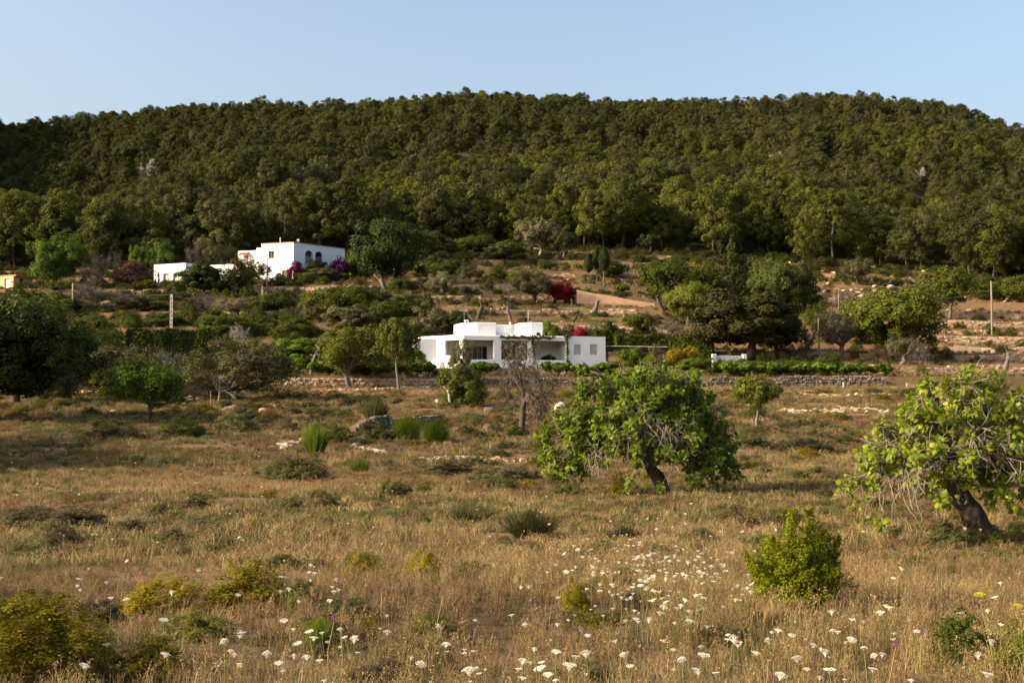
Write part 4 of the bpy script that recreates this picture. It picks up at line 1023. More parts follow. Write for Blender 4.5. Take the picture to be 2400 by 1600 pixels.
# ------------------------------------------------------------------ trees and shrubs, each placed where it stands
PL = [
 # name, style, material, px, base row, width px, height px, label, category, trunk material, distance
 ('pepper_tree', 'carob', 'green', 131, 674, 118, 122, 'bright green leafy tree above the brown utility pole', 'tree', 'bark', 236),
 ('bare_tree', 'bare', 'grey', 246, 680, 100, 98, 'leafless grey tree left of the pink oleander', 'tree', 'greybark', 234),
 ('oleander', 'bush', 'oleander', 309, 672, 84, 60, 'rounded pink flowering oleander left of the low annex', 'shrub', None, 236),
 ('bare_bush', 'bare', 'grey', 232, 752, 118, 88, 'wide grey leafless bush on the terraces behind the brown pole', 'bush', 'greybark', 208),
 ('garden_shrub', 'bush', 'carob', 412, 720, 50, 62, 'rounded green shrub on the left side of the dense garden tree', 'shrub', None, 227),
 ('garden_tree', 'oak', 'carob', 472, 722, 84, 104, 'dense dark green round tree in front of the low annex', 'tree', 'bark', 226),
 ('garden_tree', 'airy', 'oak', 556, 712, 66, 112, 'thin-trunked tree with a flat brown crown in front of the farmhouse', 'tree', 'greybark', 226),
 ('garden_tree', 'airy', 'almond', 603, 676, 60, 66, 'small tree beside the thin dark pole at the farmhouse', 'tree', 'greybark', 234),
 ('garden_shrub', 'bush', 'carob', 528, 705, 50, 38, 'dark green shrub below the linking wing', 'shrub', None, 228),
 ('background_tree', 'carob', 'green', 330, 628, 48, 50, 'light green tree behind the roof of the annex, left one', 'tree', 'bark', 256),
 ('background_tree', 'oak', 'green', 384, 622, 56, 54, 'dark green tree right behind the roof of the annex', 'tree', 'bark', 256),
 ('bare_tree', 'bare', 'grey', 442, 622, 62, 52, 'grey leafless tree behind the annex roof', 'tree', 'greybark', 256),
 ('olive_tree', 'olive', 'olive', 505, 626, 62, 60, 'pale olive tree behind the linking wing', 'tree', 'greybark', 258),
 ('bougainvillea', 'bush', 'magenta', 692, 648, 32, 36, 'bright magenta bougainvillea at the lit corner of the farmhouse', 'shrub', None, 237.),
 ('bougainvillea', 'bush', 'purple', 794, 648, 44, 42, 'deep purple bougainvillea at the shaded right end of the farmhouse', 'shrub', None, 243.),
 ('garden_shrub', 'bush', 'cypress', 737, 650, 60, 40, 'black-green shrub under the farmhouse arches', 'shrub', None, 240.5),
 ('garden_shrub', 'bush', 'olive', 755, 668, 70, 40, 'rounded grey-green shrub in front of the farmhouse arches', 'shrub', None, 236),
 ('garden_shrub', 'shrub', 'almond', 655, 668, 48, 30, 'olive green shrub below the farmhouse garage door', 'shrub', None, 236),
 ('garden_shrub', 'bush', 'lush', 585, 668, 46, 20, 'low bright green shrub left of the thin dark pole', 'shrub', None, 237),
 ('banana_plant', 'banana', 'lush', 702, 668, 34, 30, 'broad-leaved banana plant left of the grey-green farmhouse shrub', 'plant', None, 236),
 ('banana_plant', 'banana', 'lush', 812, 668, 40, 32, 'broad-leaved banana plant at the right end of the farmhouse', 'plant', None, 237),
 ('banana_plant', 'banana', 'lush', 770, 670, 30, 18, 'low broad-leaved plant along the farmhouse garden wall', 'plant', None, 235),
 ('carob_tree', 'carob', 'carob', 903, 714, 146, 192, 'big dark green carob tree right of the farmhouse', 'tree', 'greybark', 228),
 ('garden_tree', 'oak', 'carob', 840, 650, 62, 62, 'dark tree squeezed between farmhouse and big carob', 'tree', 'bark', 246),
 ('garden_tree', 'carob', 'carob', 960, 600, 90, 60, 'dark tree top showing right of the big carob', 'tree', 'bark', 262),
 ('dark_bush', 'bush', 'carob', 386, 778, 84, 44, 'dark round bush in front of the lattice pole foot', 'bush', None, 186),
 ('wild_olive', 'olive', 'olive', 548, 778, 84, 84, 'thin grey wild olive below the farmhouse terraces', 'tree', 'greybark', 196),
 ('bare_bush', 'bare', 'grey', 478, 745, 92, 66, 'brown leafless bush below the dense garden tree', 'bush', 'greybark', 206),
 ('bare_tree', 'bare', 'grey', 558, 815, 62, 62, 'white-stemmed bare tree between the hedge and the middle shrubs', 'tree', 'palebark', 166),
 ('wild_shrub', 'bush', 'almond', 640, 792, 130, 54, 'wide olive green shrub left of the middle thicket', 'shrub', None, 182),
 ('mastic_bush', 'carob', 'almond', 790, 800, 150, 128, 'large brown-green mastic in the middle thicket', 'shrub', 'bark', 190),
 ('mastic_bush', 'bush', 'scrub', 735, 792, 60, 96, 'reddish brown bush on the left of the middle thicket', 'shrub', None, 189),
 ('mastic_bush', 'oak', 'olive', 822, 812, 100, 96, 'grey-green clumped oak in the middle thicket', 'shrub', 'bark', 178),
 ('mastic_bush', 'carob', 'almond', 905, 800, 96, 96, 'olive green bush at the right of the middle thicket', 'shrub', 'bark', 182),
 ('almond_tree', 'airy', 'almond', 826, 905, 150, 138, 'light green almond tree with slanting trunk by the left vines', 'tree', 'greybark', 136.5),
 ('young_pine', 'ball', 'pine2', 936, 917, 92, 170, 'slim pine with bare trunk left of the low white house', 'tree', 'greybark', 133),
 ('fig_bush', 'oak', 'vine', 700, 870, 112, 76, 'bright green fig behind the left vines', 'tree', 'palebark', 146),
 ('mastic_bush', 'shrub', 'olive', 1005, 795, 110, 84, 'grey-green bush behind the left end of the low house', 'shrub', None, 180),
 ('garden_tree', 'oak', 'carob', 1065, 796, 64, 66, 'dark bush just left of the low house roof rooms', 'shrub', 'bark', 178),
 ('garden_shrub', 'bush', 'lush', 976, 864, 46, 44, 'leafy green shrub at the left corner of the low house', 'shrub', None, 147.5),
 ('olive_tree', 'olive', 'olive', 1085, 872, 62, 76, 'small grey olive standing before the lit corner of the low house', 'tree', 'greybark', 145.5),
 ('wild_olive', 'oliveshrub', 'olive', 566, 942, 236, 148, 'big spreading grey wild olive at the left of the field', 'tree', 'greybark', 112),
 ('wild_olive', 'bush', 'almond', 1082, 956, 92, 100, 'green bush with pale forked trunk in front of the low house', 'bush', None, 106),
 ('small_fig', 'airy', 'vine', 353, 988, 152, 136, 'small spreading fig tree with dark trunk on the left of the field', 'tree', 'bark', None),
 ('wild_shrub', 'bush', 'scrub', 250, 905, 170, 92, 'wide brown-green shrub below the cypress hedge', 'shrub', None, 128),
 ('wild_shrub', 'bush', 'almond', 290, 900, 120, 36, 'low green shrub behind the small fig', 'shrub', None, 118),
 ('bare_bush', 'bare', 'grey', 402, 905, 92, 92, 'grey leafless bush behind the small fig', 'bush', 'greybark', 124),
 ('wild_shrub', 'bush', 'olive', 135, 930, 84, 72, 'grey-green bush beside the dark trees at left', 'shrub', None, 112),
 ('dark_tree', 'carob', 'carob', 40, 900, 240, 222, 'tall dark tree filling the left edge of the picture', 'tree', 'bark', 112),
 ('dark_tree', 'oak', 'cypress', -30, 985, 270, 250, 'shade-darkened tree low on the left edge', 'tree', 'bark', 92),  # near-black leaves put this tree's shade into its colour
 ('dark_tree', 'oak', 'carob', 128, 905, 150, 150, 'dark green tree just right of the tall dark tree at left', 'tree', 'bark', 122),
 ('dark_tree', 'carob', 'almond', 62, 830, 130, 140, 'brown-green pine-like tree above the dark trees at left', 'tree', 'bark', 136),
 ('wild_shrub', 'shrub', 'olive', 190, 800, 130, 58, 'olive bush below the brown pole', 'shrub', None, 150),
 ('dark_bush', 'bush', 'carob', 1012, 640, 50, 42, 'dark clipped bush right of the big carob', 'bush', None, 250),
 ('dark_bush', 'bush', 'almond', 1062, 652, 54, 42, 'round yellow-green bush above the leaning olive', 'bush', None, 246),
 ('garden_shrub', 'bush', 'lush', 1167, 664, 46, 36, 'bright green round shrub left of the broad olive', 'shrub', None, 238),
 ('olive_tree', 'olive', 'olive', 1036, 706, 66, 68, 'leaning grey olive on the terrace right of the big carob', 'tree', 'greybark', 218),
 ('wild_shrub', 'shrub', 'scrub', 1140, 692, 44, 46, 'brown shrub between the leaning olive and the broad olive', 'shrub', None, 224),
 ('olive_tree', 'olive', 'olive', 1246, 720, 94, 88, 'broad grey olive with thick trunk left of the crimson bougainvillea', 'tree', 'bark', 213),
 ('garden_shrub', 'shrub', 'olive', 1100, 665, 60, 50, 'grey shrub behind the brown terrace shrub', 'shrub', None, 242),
 ('bougainvillea', 'bush', 'crimson', 1317, 696, 58, 44, 'big crimson bougainvillea at the top of the peach wall', 'shrub', None, 215.5),
 ('bougainvillea', 'bush', 'crimson', 1361, 800, 36, 34, 'crimson bush showing above the roof of the low house', 'shrub', None, 172),
 ('garden_shrub', 'bush', 'lush', 1287, 800, 40, 48, 'green bush behind the right roof room of the low house', 'shrub', None, 172),
 ('garden_shrub', 'bush', 'olive', 1330, 800, 34, 42, 'pale bush left of the crimson bush above the roof', 'shrub', None, 173),
 ('clipped_cypress', 'lolli', 'cypress', 1379, 690, 20, 94, 'shorter clipped cypress, left of the three on bare stems', 'tree', 'greybark', 232),
 ('clipped_cypress', 'lolli', 'cypress', 1399, 692, 17, 112, 'narrow clipped cypress, middle of the three on bare stems', 'tree', 'greybark', 233),
 ('clipped_cypress', 'lolli', 'cypress', 1416, 694, 24, 112, 'tall clipped cypress, right of the three on bare stems', 'tree', 'greybark', 231),
 ('citrus_tree', 'ball', 'lush', 1457, 704, 34, 38, 'small round green tree above the peach wall', 'tree', 'bark', 222),
 ('olive_tree', 'airy', 'olive', 1262, 622, 90, 108, 'pale feathery tree at the foot of the pines, left of two', 'tree', 'palebark', 270),
 ('olive_tree', 'airy', 'scrub', 1318, 625, 70, 84, 'pale feathery tree at the foot of the pines, right of two', 'tree', 'palebark', 268),
 ('small_pine', 'ball', 'pine', 1522, 602, 48, 54, 'small round-topped pine standing clear of the forest edge', 'tree', 'bark', 280),
 ('almond_tree', 'airy', 'almond', 1555, 738, 128, 132, 'tall leafy almond right of the peach wall', 'tree', 'bark', 206),
 ('almond_tree', 'airy', 'almond', 1640, 720, 90, 108, 'almond tree left of the dark cone cypress', 'tree', 'bark', 216),
 ('almond_tree', 'carob', 'almond', 1612, 772, 106, 106, 'rounded almond tree above the clipped hedge', 'tree', 'bark', 188),
 ('cone_cypress', 'cone', 'cypress', 1720, 700, 92, 152, 'dark broad cone-shaped cypress above the oak', 'tree', 'bark', 224),
 ('cone_cypress', 'cone', 'cypress', 1885, 735, 96, 116, 'dark conifer at the right end of the trees above the oak', 'tree', 'bark', 208),
 ('carob_tree', 'carob', 'carob', 1815, 742, 118, 116, 'dark green carob behind the right side of the oak', 'tree', 'bark', 207),
 ('carob_tree', 'airy', 'carob', 1790, 690, 60, 84, 'thin dark tree top between cone cypress and carob', 'tree', 'bark', 230),
 ('almond_tree', 'airy', 'almond', 1500, 786, 66, 56, 'small almond tree behind the clipped hedge', 'tree', 'bark', 178),
 ('dark_bush', 'bush', 'carob', 1665, 700, 60, 50, 'dark bush at the foot of the cone cypress', 'bush', None, 222),
 ('holm_oak', 'oak', 'oak', 1752, 848, 214, 162, 'large dark holm oak above the white gate', 'tree', 'bark', 160),
 ('holm_oak', 'oak', 'oak', 1826, 846, 84, 130, 'dark right-hand half of the oak beside the bare olive', 'tree', 'bark', 163),
 ('bare_bush', 'bare', 'grey', 1562, 790, 84, 46, 'grey leafless bush above the clipped hedge', 'bush', 'greybark', 180),
 ('bare_bush', 'bare', 'grey', 1640, 800, 70, 50, 'grey leafless bush left of the oak', 'bush', 'greybark', 178),
 ('garden_shrub', 'bush', 'lush', 1486, 858, 72, 42, 'green garden shrub under the carport roof', 'shrub', None, 151),
 ('garden_shrub', 'shrub', 'olive', 1538, 858, 42, 54, 'silver-grey shrub under the right end of the carport', 'shrub', None, 149),
 ('yellow_shrub', 'bush', 'yellow', 1580, 850, 46, 34, 'yellow flowering shrub, left of two by the hedge', 'shrub', None, 151),
 ('yellow_shrub', 'bush', 'yellow', 1614, 848, 40, 38, 'yellow flowering shrub, right of two by the hedge', 'shrub', None, 152),
 ('garden_shrub', 'bush', 'lush', 1632, 866, 70, 30, 'round green shrub above the big fig tree', 'shrub', None, 147),
 ('garden_shrub', 'bush', 'hedge', 1686, 858, 26, 18, 'small dark shrub before the left gate pillar', 'shrub', None, 149),
 ('round_shrub', 'bush', 'lush', 1744, 880, 82, 40, 'dome-shaped green shrub below the white gate', 'shrub', None, 146),
 ('round_shrub', 'bush', 'lush', 1850, 884, 96, 46, 'wide dome-shaped green shrub right of the gate', 'shrub', None, 145.5),
 ('round_shrub', 'bush', 'almond', 1942, 882, 70, 52, 'yellow-topped round shrub left of the right vines', 'shrub', None, 146),
 ('olive_tree', 'olive', 'grey', 1962, 844, 84, 114, 'silver-grey old olive right of the oak', 'tree', 'greybark', 161.5),
 ('olive_tree', 'bare', 'grey', 1886, 844, 78, 84, 'nearly bare olive between the oak and the silver olive', 'tree', 'greybark', 162.5),
 ('almond_tree', 'airy', 'almond', 1912, 790, 66, 80, 'thin almond tree behind the bare olive', 'tree', 'bark', 180),
 ('carob_tree', 'carob', 'almond', 2086, 845, 190, 168, 'large round green tree on the right terraces', 'tree', 'bark', 161),
 ('olive_tree', 'olive', 'olive', 2110, 860, 60, 70, 'small grey olive in front of the large round green tree', 'tree', 'greybark', 155),
 ('bare_bush', 'bare', 'grey', 2152, 850, 52, 66, 'bare bush right of the small grey olive', 'bush', 'greybark', 158),
 ('almond_tree', 'airy', 'almond', 2226, 738, 126, 114, 'green almond high on the right terraces', 'tree', 'greybark', 214),
 ('almond_tree', 'bare', 'grey', 1985, 728, 70, 50, 'bare tree behind the large round green tree', 'tree', 'bark', 216),
 ('wild_shrub', 'airy', 'olive', 2010, 662, 60, 60, 'grey-green small tree on the scrubby slope under the right forest', 'tree', 'bark', 252),
 ('mastic_bush', 'bush', 'almond', 2330, 700, 120, 50, 'green thicket at the right edge below the forest', 'bush', None, 236),
 ('mastic_bush', 'bush', 'pine2', 2385, 712, 90, 66, 'yellow-green bush at the far right edge below the forest', 'bush', None, 232),
 ('mastic_bush', 'bush', 'almond', 2300, 690, 60, 44, 'small green bush behind the tall right pole', 'bush', None, 245),
 ('wild_shrub', 'bush', 'almond', 212, 806, 140, 66, 'broad green shrub below the brown pole, right of the tall dark tree', 'shrub', None, 165),
 ('wild_shrub', 'carob', 'almond', 205, 868, 150, 84, 'leafy green thicket left of the cypress hedge', 'shrub', 'bark', 140),
 ('wild_shrub', 'bush', 'scrub', 335, 876, 120, 60, 'brown-green shrub in front of the cypress hedge', 'shrub', None, 134),
 ('mastic_bush', 'bush', 'almond', 690, 806, 96, 62, 'green bush above the bright fig behind the vines', 'shrub', None, 176),
 ('mastic_bush', 'carob', 'carob', 866, 765, 96, 84, 'dark green bush at the back of the middle thicket', 'shrub', 'bark', 196),
 ('mastic_bush', 'bush', 'almond', 965, 752, 84, 62, 'green bush between the middle thicket and the low house', 'shrub', None, 194),
 ('mastic_bush', 'bush', 'carob', 940, 706, 62, 56, 'dark bush right of the big carob trunk', 'bush', None, 224),
 ('mastic_bush', 'bush', 'almond', 1000, 660, 60, 44, 'green bush on the terrace above the leaning olive', 'bush', None, 244),
 ('wild_shrub', 'carob', 'carob', 1188, 622, 84, 56, 'dark green shrub below the two pale feathery trees', 'shrub', 'bark', 263),
 ('wild_shrub', 'carob', 'almond', 1110, 602, 80, 50, 'green shrub at the wood edge above the round bushes', 'shrub', 'bark', 272),
 ('wild_shrub', 'bush', 'scrub', 1010, 590, 90, 46, 'brown shrub at the wood edge right of the big carob', 'shrub', None, 274),
 ('wild_shrub', 'bush', 'almond', 1220, 668, 60, 40, 'leafy shrub behind the broad olive', 'shrub', None, 236),
 ('wild_shrub', 'bush', 'carob', 1432, 640, 60, 30, 'low dark shrub right of the clipped cypresses', 'shrub', None, 246),
 ('wild_shrub', 'bush', 'almond', 1420, 795, 60, 44, 'green shrub right behind the low house roof', 'shrub', None, 174),
 ('wild_shrub', 'carob', 'almond', 1700, 760, 90, 60, 'leafy green tree left of the oak top', 'tree', 'bark', 196),
 ('wild_shrub', 'bush', 'carob', 640, 730, 90, 44, 'dark shrub below the dead olive stump', 'shrub', None, 204),
 ('wild_shrub', 'bush', 'almond', 130, 745, 90, 60, 'green shrub left of the brown pole foot', 'shrub', None, 206),
 ('wild_shrub', 'bush', 'scrub', 330, 742, 110, 44, 'brown shrub left of the dark round bush', 'shrub', None, 208),
 ('mastic_bush', 'bush', 'almond', 765, 872, 116, 62, 'leafy bush behind the almond tree by the left vines', 'shrub', None, 146),
 ('mastic_bush', 'bush', 'olive', 872, 874, 104, 56, 'grey-green bush between the almond and the slim pine', 'shrub', None, 147),
 ('mastic_bush', 'bush', 'carob', 938, 850, 84, 70, 'dark bush behind the slim pine left of the low house', 'shrub', None, 168),
 ('mastic_bush', 'carob', 'almond', 520, 800, 100, 66, 'leafy bush between the hedge and the white-stemmed tree', 'shrub', 'bark', 176),
 ('young_tree', 'ball', 'almond', 1773, 1001, 96, 114, 'young round-crowned tree standing alone right of the big fig', 'tree', 'greybark', None),
 ('broom_bush', 'broom', 'broom', 955, 1030, 60, 56, 'yellow-green broom bush below the field wall, left of two', 'bush', None, None),
 ('broom_bush', 'broom', 'broom', 1022, 1042, 56, 60, 'yellow-green broom bush below the field wall, right of two', 'bush', None, None),
 ('broom_bush', 'broom', 'broom', 739, 1068, 56, 78, 'tall broom bush left of the field wall', 'bush', None, None),
 ('field_bush', 'shrub', 'almond', 790, 1040, 70, 44, 'dark green bush at the lower end of the field wall', 'bush', None, None),
 ('field_bush', 'shrub', 'herb', 870, 1030, 80, 40, 'grey-green bush under the middle of the field wall', 'bush', None, None),
 ('field_bush', 'broom', 'herb', 880, 990, 50, 60, 'slender grey-green bush growing through the field wall', 'bush', None, None),
 ('field_bush', 'broom', 'broom', 843, 1112, 40, 36, 'small broom bush right of the grey fennel clump', 'bush', None, None),
 ('fennel_clump', 'shrub', 'herb', 700, 1128, 120, 60, 'soft grey-green fennel clump in the middle left field', 'bush', None, None),
 ('fennel_clump', 'shrub', 'herb', 640, 1120, 100, 40, 'low grey-green clump left of the fennel', 'bush', None, None),
 ('fennel_clump', 'broom', 'herb', 1240, 1262, 110, 64, 'green feathery clump before the white flowers', 'bush', None, None),
 ('fennel_clump', 'broom', 'herb', 1105, 1225, 90, 46, 'green feathery clump in the centre of the dry grass', 'bush', None, None),
 ('fennel_clump', 'broom', 'herb', 1462, 1272, 70, 38, 'green feathery clump behind the white flower patch', 'bush', None, None),
 ('field_bush', 'shrub', 'almond', 925, 1165, 70, 40, 'leafy green weed in the middle of the dry grass', 'bush', None, None),
 ('field_bush', 'shrub', 'spurge', 1450, 1165, 46, 56, 'leafy fig sucker under the left side of the big fig tree', 'bush', None, None),
 ('spurge_bush', 'shrub', 'spurge', 375, 1450, 190, 92, 'wide yellow-green spurge bush at the lower left', 'bush', None, None),
 ('spurge_bush', 'shrub', 'spurge', 560, 1432, 172, 112, 'round yellow-green spurge bush in the left foreground', 'bush', None, None),
 ('spurge_bush', 'shrub', 'spurge', 850, 1356, 84, 58, 'yellow spurge bush, left of the pair in the dry grass', 'bush', None, None),
 ('spurge_bush', 'shrub', 'spurge', 993, 1358, 84, 68, 'dark spurge bush, right of the pair in the dry grass', 'bush', None, None),
 ('spurge_bush', 'shrub', 'almond', 700, 1428, 90, 66, 'small green bush right of the round spurge', 'bush', None, None),
 ('spurge_bush', 'shrub', 'spurge', 205, 1560, 130, 90, 'yellow spurge bush near the bottom left corner', 'bush', None, None),
 ('spurge_bush', 'shrub', 'spurge', 80, 1600, 280, 190, 'large dark spurge bush in the bottom left corner', 'bush', None, None),
 ('spurge_bush', 'shrub', 'spurge', 350, 1590, 170, 90, 'low spurge bush at the bottom edge left', 'bush', None, None),
 ('spurge_bush', 'shrub', 'oak', 110, 1470, 150, 80, 'dark bush above the bottom left corner', 'bush', None, None),
 ('spurge_bush', 'shrub', 'spurge', 25, 1520, 210, 120, 'yellow-green spurge bush on the left edge near the bottom', 'bush', None, None),
 ('spurge_bush', 'shrub', 'spurge', 160, 1515, 150, 70, 'small spurge bush above the yellow one at the bottom left', 'bush', None, None),
 ('spurge_bush', 'shrub', 'almond', 470, 1500, 160, 60, 'low green bush below the round spurge', 'bush', None, None),
 ('field_bush', 'shrub', 'scrub', 120, 1240, 230, 56, 'wide dark brown patch of herbs in the golden grass at left', 'bush', None, None),
 ('field_bush', 'shrub', 'herb', 560, 1010, 90, 44, 'grey-green bush in the left herb patch', 'bush', None, None),
 ('field_bush', 'shrub', 'almond', 430, 1020, 120, 40, 'green herb clump right of the small fig trunk', 'bush', None, None),
 ('field_bush', 'shrub', 'herb', 250, 1030, 140, 44, 'wide green herb clump left of the small fig trunk', 'bush', None, None),
 ('field_bush', 'shrub', 'herb', 1170, 1125, 130, 34, 'dull green clump left of the big fig tree', 'bush', None, None),
 ('field_bush', 'shrub', 'scrub', 1050, 1112, 120, 34, 'brown-green clump below the line of pale stones', 'bush', None, None),
 ('field_bush', 'shrub', 'scrub', 1890, 1060, 120, 30, 'dull brown clump right of the young round tree', 'bush', None, None),
 ('field_bush', 'shrub', 'spurge', 1895, 1075, 50, 26, 'small yellowish clump in the grass between the figs', 'bush', None, None),
 ('field_bush', 'shrub', 'herb', 1760, 1052, 90, 40, 'grey-green clump behind the right side of the big fig', 'bush', None, None),
 ('field_bush', 'shrub', 'herb', 2230, 1275, 110, 60, 'green tuft left of the leaning fig trunk', 'bush', None, None),
 ('green_weed', 'broom', 'broom', 748, 1540, 52, 88, 'bright green upright weed at the bottom left of centre', 'plant', None, None),
 ('green_weed', 'shrub', 'spurge', 1356, 1445, 66, 84, 'bright green leafy weed left of the white flower patch', 'plant', None, None),
 ('green_weed', 'broom', 'spurge', 872, 1500, 40, 60, 'thin yellow-green weed at the bottom centre', 'plant', None, None),
 ('spurge_bush', 'shrub', 'oak', 1975, 1402, 70, 56, 'low dark bush tucked against the bright juniper', 'bush', None, None),
 ('mastic_bush', 'shrub', 'almond', 2268, 1556, 150, 116, 'green bush in the bottom right corner', 'bush', None, None),
 ('mastic_bush', 'shrub', 'almond', 2400, 1590, 120, 130, 'dark bush cut by the right edge at the bottom', 'bush', None, None),
]
for t in PL:
    nm, st, mt, px, pb_, w, h, lab, cat, tm, d = t
    if d is not None:
        u = uw(px, pb_)[0]; z_ = gz(u * d, d); zwant = uw(px, pb_)[1] * d
        o = plant(nm, st, mt, px, pb_, w, h, lab, cat, tm or 'bark', d)
        # stand it on the ground, keeping the top where it is
        top = zwant + h * d / F; o.location.z = z_ - .05; o.scale.z = max(h * d / F * .6, top - z_)
    else: plant(nm, st, mt, px, pb_, w, h, lab, cat, tm or 'bark')
# trees outside the frame on the left, whose shade crosses the field
for k, (x, y, w, h) in enumerate(((-29.5, 60, 7.5, 6.6), (-35, 64, 9, 8), (-41, 72, 10, 9), (-11.5, 15.5, 4.2, 2.2))):
    cm, tm = PROTO['carob'][k % 3]; o = thing('shade_tree', 'tree outside the left edge shading the field', 'tree', (x, y, gz(x, y) - .1), k, 'trees beyond the left edge', (w, w, h))
    c = link('crown', cm, o); setmat(c, M['carob']); c = link('trunk', tm, o)
# bright juniper: several upright leafy shoots
def juniper(px, pyb, label):
    rng = np.random.default_rng(8); p = hit(px, pyb); s = p[1] / F; o = thing('juniper', label, 'bush', p); g = Geo(); tw = Geo()
    shoots = [(-22, -30, 236, 62), (38, 20, 232, 60), (-60, 10, 170, 95), (62, -10, 185, 85), (0, 0, 165, 110), (-95, -20, 120, 80), (88, 10, 130, 70), (-40, -50, 140, 100), (40, 40, 150, 95), (12, -50, 150, 100), (-118, 5, 130, 34), (100, 0, 175, 34), (-75, -40, 90, 90), (70, -50, 100, 90), (-5, -70, 100, 110)]
    for dx, dy, h, w in shoots:
        h *= s; w *= s; e = np.array((dx * s * 1.0, dy * s, h)); b = np.array((dx * s * .35, dy * s * .4, 0)); m = (b + e) / 2 + rng.normal(size=3) * .04
        tw.tube([b - (0, 0, .1), m, e], [.02, .014, .004], 5)
        n = int(1500 * w / (60 * s)); t = rng.uniform(.12, 1, n) ** .85
        c = b + (e - b) * t[:, None]; rr = w * .5 * (1 - t ** 3 * .8) * rng.uniform(.15, 1.1, n) ** .5
        a = rng.uniform(0, 6.28, n); lump = 1 + .4 * np.sin(a * 2 + t * 9 + dx) + .35 * np.sin(a * 3 - t * 17 + h * 30)
        P = c + np.stack([np.cos(a) * rr * lump, np.sin(a) * rr * lump, rng.normal(size=n) * .02], 1); P[:, 2] = np.maximum(P[:, 2], .02)
        g.leaves(P, np.stack([np.cos(a), np.sin(a), .6 + 0 * a], 1) + rng.normal(size=(n, 3)) * .6, .018, .5, rng)
        for q in range(int(9 + h * 9)):
            tq = rng.uniform(.25, 1.); aq = rng.uniform(0, 6.28); c0 = b + (e - b) * tq; L = rng.uniform(.08, .20) * (1.3 - .5 * tq); d = unit((math.cos(aq), math.sin(aq), rng.uniform(.5, 1.6)))
            c0 = c0 + np.array((math.cos(aq), math.sin(aq), 0)) * w * .36 * (1 - tq ** 3 * .7); tw.tube([c0, c0 + d * L], [.005, .002], 3)
            k = 46; t2 = rng.uniform(0, 1.05, k)[:, None]; P = c0 + d * L * t2 + rng.normal(size=(k, 3)) * .017 * (1.2 - t2); g.leaves(P, rng.normal(size=(k, 3)) + d, .015, .5, rng)
    link('stem', tw.mesh('stem', M['bark']), o); link('foliage', g.mesh('foliage', M['juniper']), o)
juniper(1868, 1432, 'bright yellow-green juniper bush in the right foreground')

# stumps and bare trees
def stump(px, pyb, hpx, lean, label, d=None, thick=.34, mat='greybark', seed=1, arms=3):
    rng = np.random.default_rng(seed); p = hit(px, pyb) if d is None else np.array((*at(px, pyb, d)[:2], 0.))
    if d is not None: p[2] = gz(p[0], p[1])
    top = at(px, pyb - hpx, p[1])[2] - p[2] if d is not None else hpx * p[1] / F
    h = max(top, .5); o = thing('dead_stump', label, 'stump', p); g = Geo(); n = 8; t = np.linspace(0, 1, n)
    P = np.stack([lean * h * t ** 1.4 + .05 * np.sin(t * 7 + seed), .06 * np.cos(t * 5 + seed), t * h - .1 * (1 - t)], 1)
    g.tube(P, thick * (1.25 - .55 * t + .16 * np.sin(t * 11 + seed)), 9); link('trunk', g.mesh('trunk', M[mat], True), o)
    for q in range(arms):
        g = Geo(); b = P[-1 - q % 3]; d_ = unit((rng.normal() * .8 + lean, rng.normal() * .5, 1.)); Q, r, _ = limb(rng, b, d_, h * rng.uniform(.2, .4), thick * .5, thick * .18, 4, .3); g.tube(Q, r, 6); link('broken_branch', g.mesh('broken_branch', M[mat], True), o)
stump(620, 748, 70, -.1, 'pale twisted dead olive stump below the farmhouse', 205., .42, 'greybark', 1)
stump(1120, 758, 40, .25, 'dark dead stump behind the left roof room of the low house', 190., .3, 'bark', 2)
stump(1392, 750, 45, .25, 'forked dead stump below the peach wall', 197., .36, 'greybark', 3)
stump(1342, 766, 25, .7, 'dark leaning stump above the low house roof', 188., .25, 'bark', 4, 1)
stump(1340, 716, 16, .05, 'short dark stump below the crimson bougainvillea', 210., .18, 'bark', 5, 0)
stump(1196, 757, 38, -.2, 'thin pale dead stump above the centre of the low house', 189., .22, 'greybark', 6)
stump(727, 882, 66, .3, 'bare forked fig trunk behind the left vines', 140.5, .17, 'greybark', 7, 6)
stump(1060, 957, 44, -.3, 'pale forked trunk beside the green bush in front of the low house', 104.5, .09, 'palebark', 8, 4)
stump(2355, 866, 34, .2, 'dead stump at the right edge above the right fig', 151., .25, 'greybark', 9)
def bare_tree(name, label, px, pyb, hpx, seed, mat, trunkL, R, lev, nch, spread, curl, grav, lr=.7, d=None, wpx=None):
    global RMIN
    RMIN = .013 if hpx > 100 else .008
    rng = np.random.default_rng(seed); p = hit(px, pyb); s = p[1] / F; g = Geo(); t = Geo()
    P, rad, de = limb(rng, (0, 0, -.1), (.12, 0, 1), trunkL, R, R * .75, 6, .09, 0); t.tube(P, rad, 9)
    br = Geo(); tips = []
    for q in range(nch[0]):
        a = q * 6.28 / nch[0] + rng.uniform(-.4, .4); k = rng.uniform(.55, 1.)
        b = P[-1] if q < 3 else P[-2 if q % 2 else -3]
        grow(br, rng, b, (math.cos(a) * spread * 1.3, math.sin(a) * spread * 1.3, k), trunkL * rng.uniform(.8, 1.15), R * .5, lev, nch[1:], spread, curl, grav, lr, .64, 6, tips, .5, .2)
    V = np.concatenate(br.V); k = hpx * s / np.percentile(V[:, 2], 99.5); kx = k if wpx is None else wpx * s / (np.percentile(V[:, 0], 98.5) - np.percentile(V[:, 0], 1.5))
    o = thing(name, label, 'tree', p, 0., None, (kx, kx, k)); link('trunk', t.mesh('trunk', M[mat], True), o); link('crown', br.mesh('crown', M[mat]), o); return o
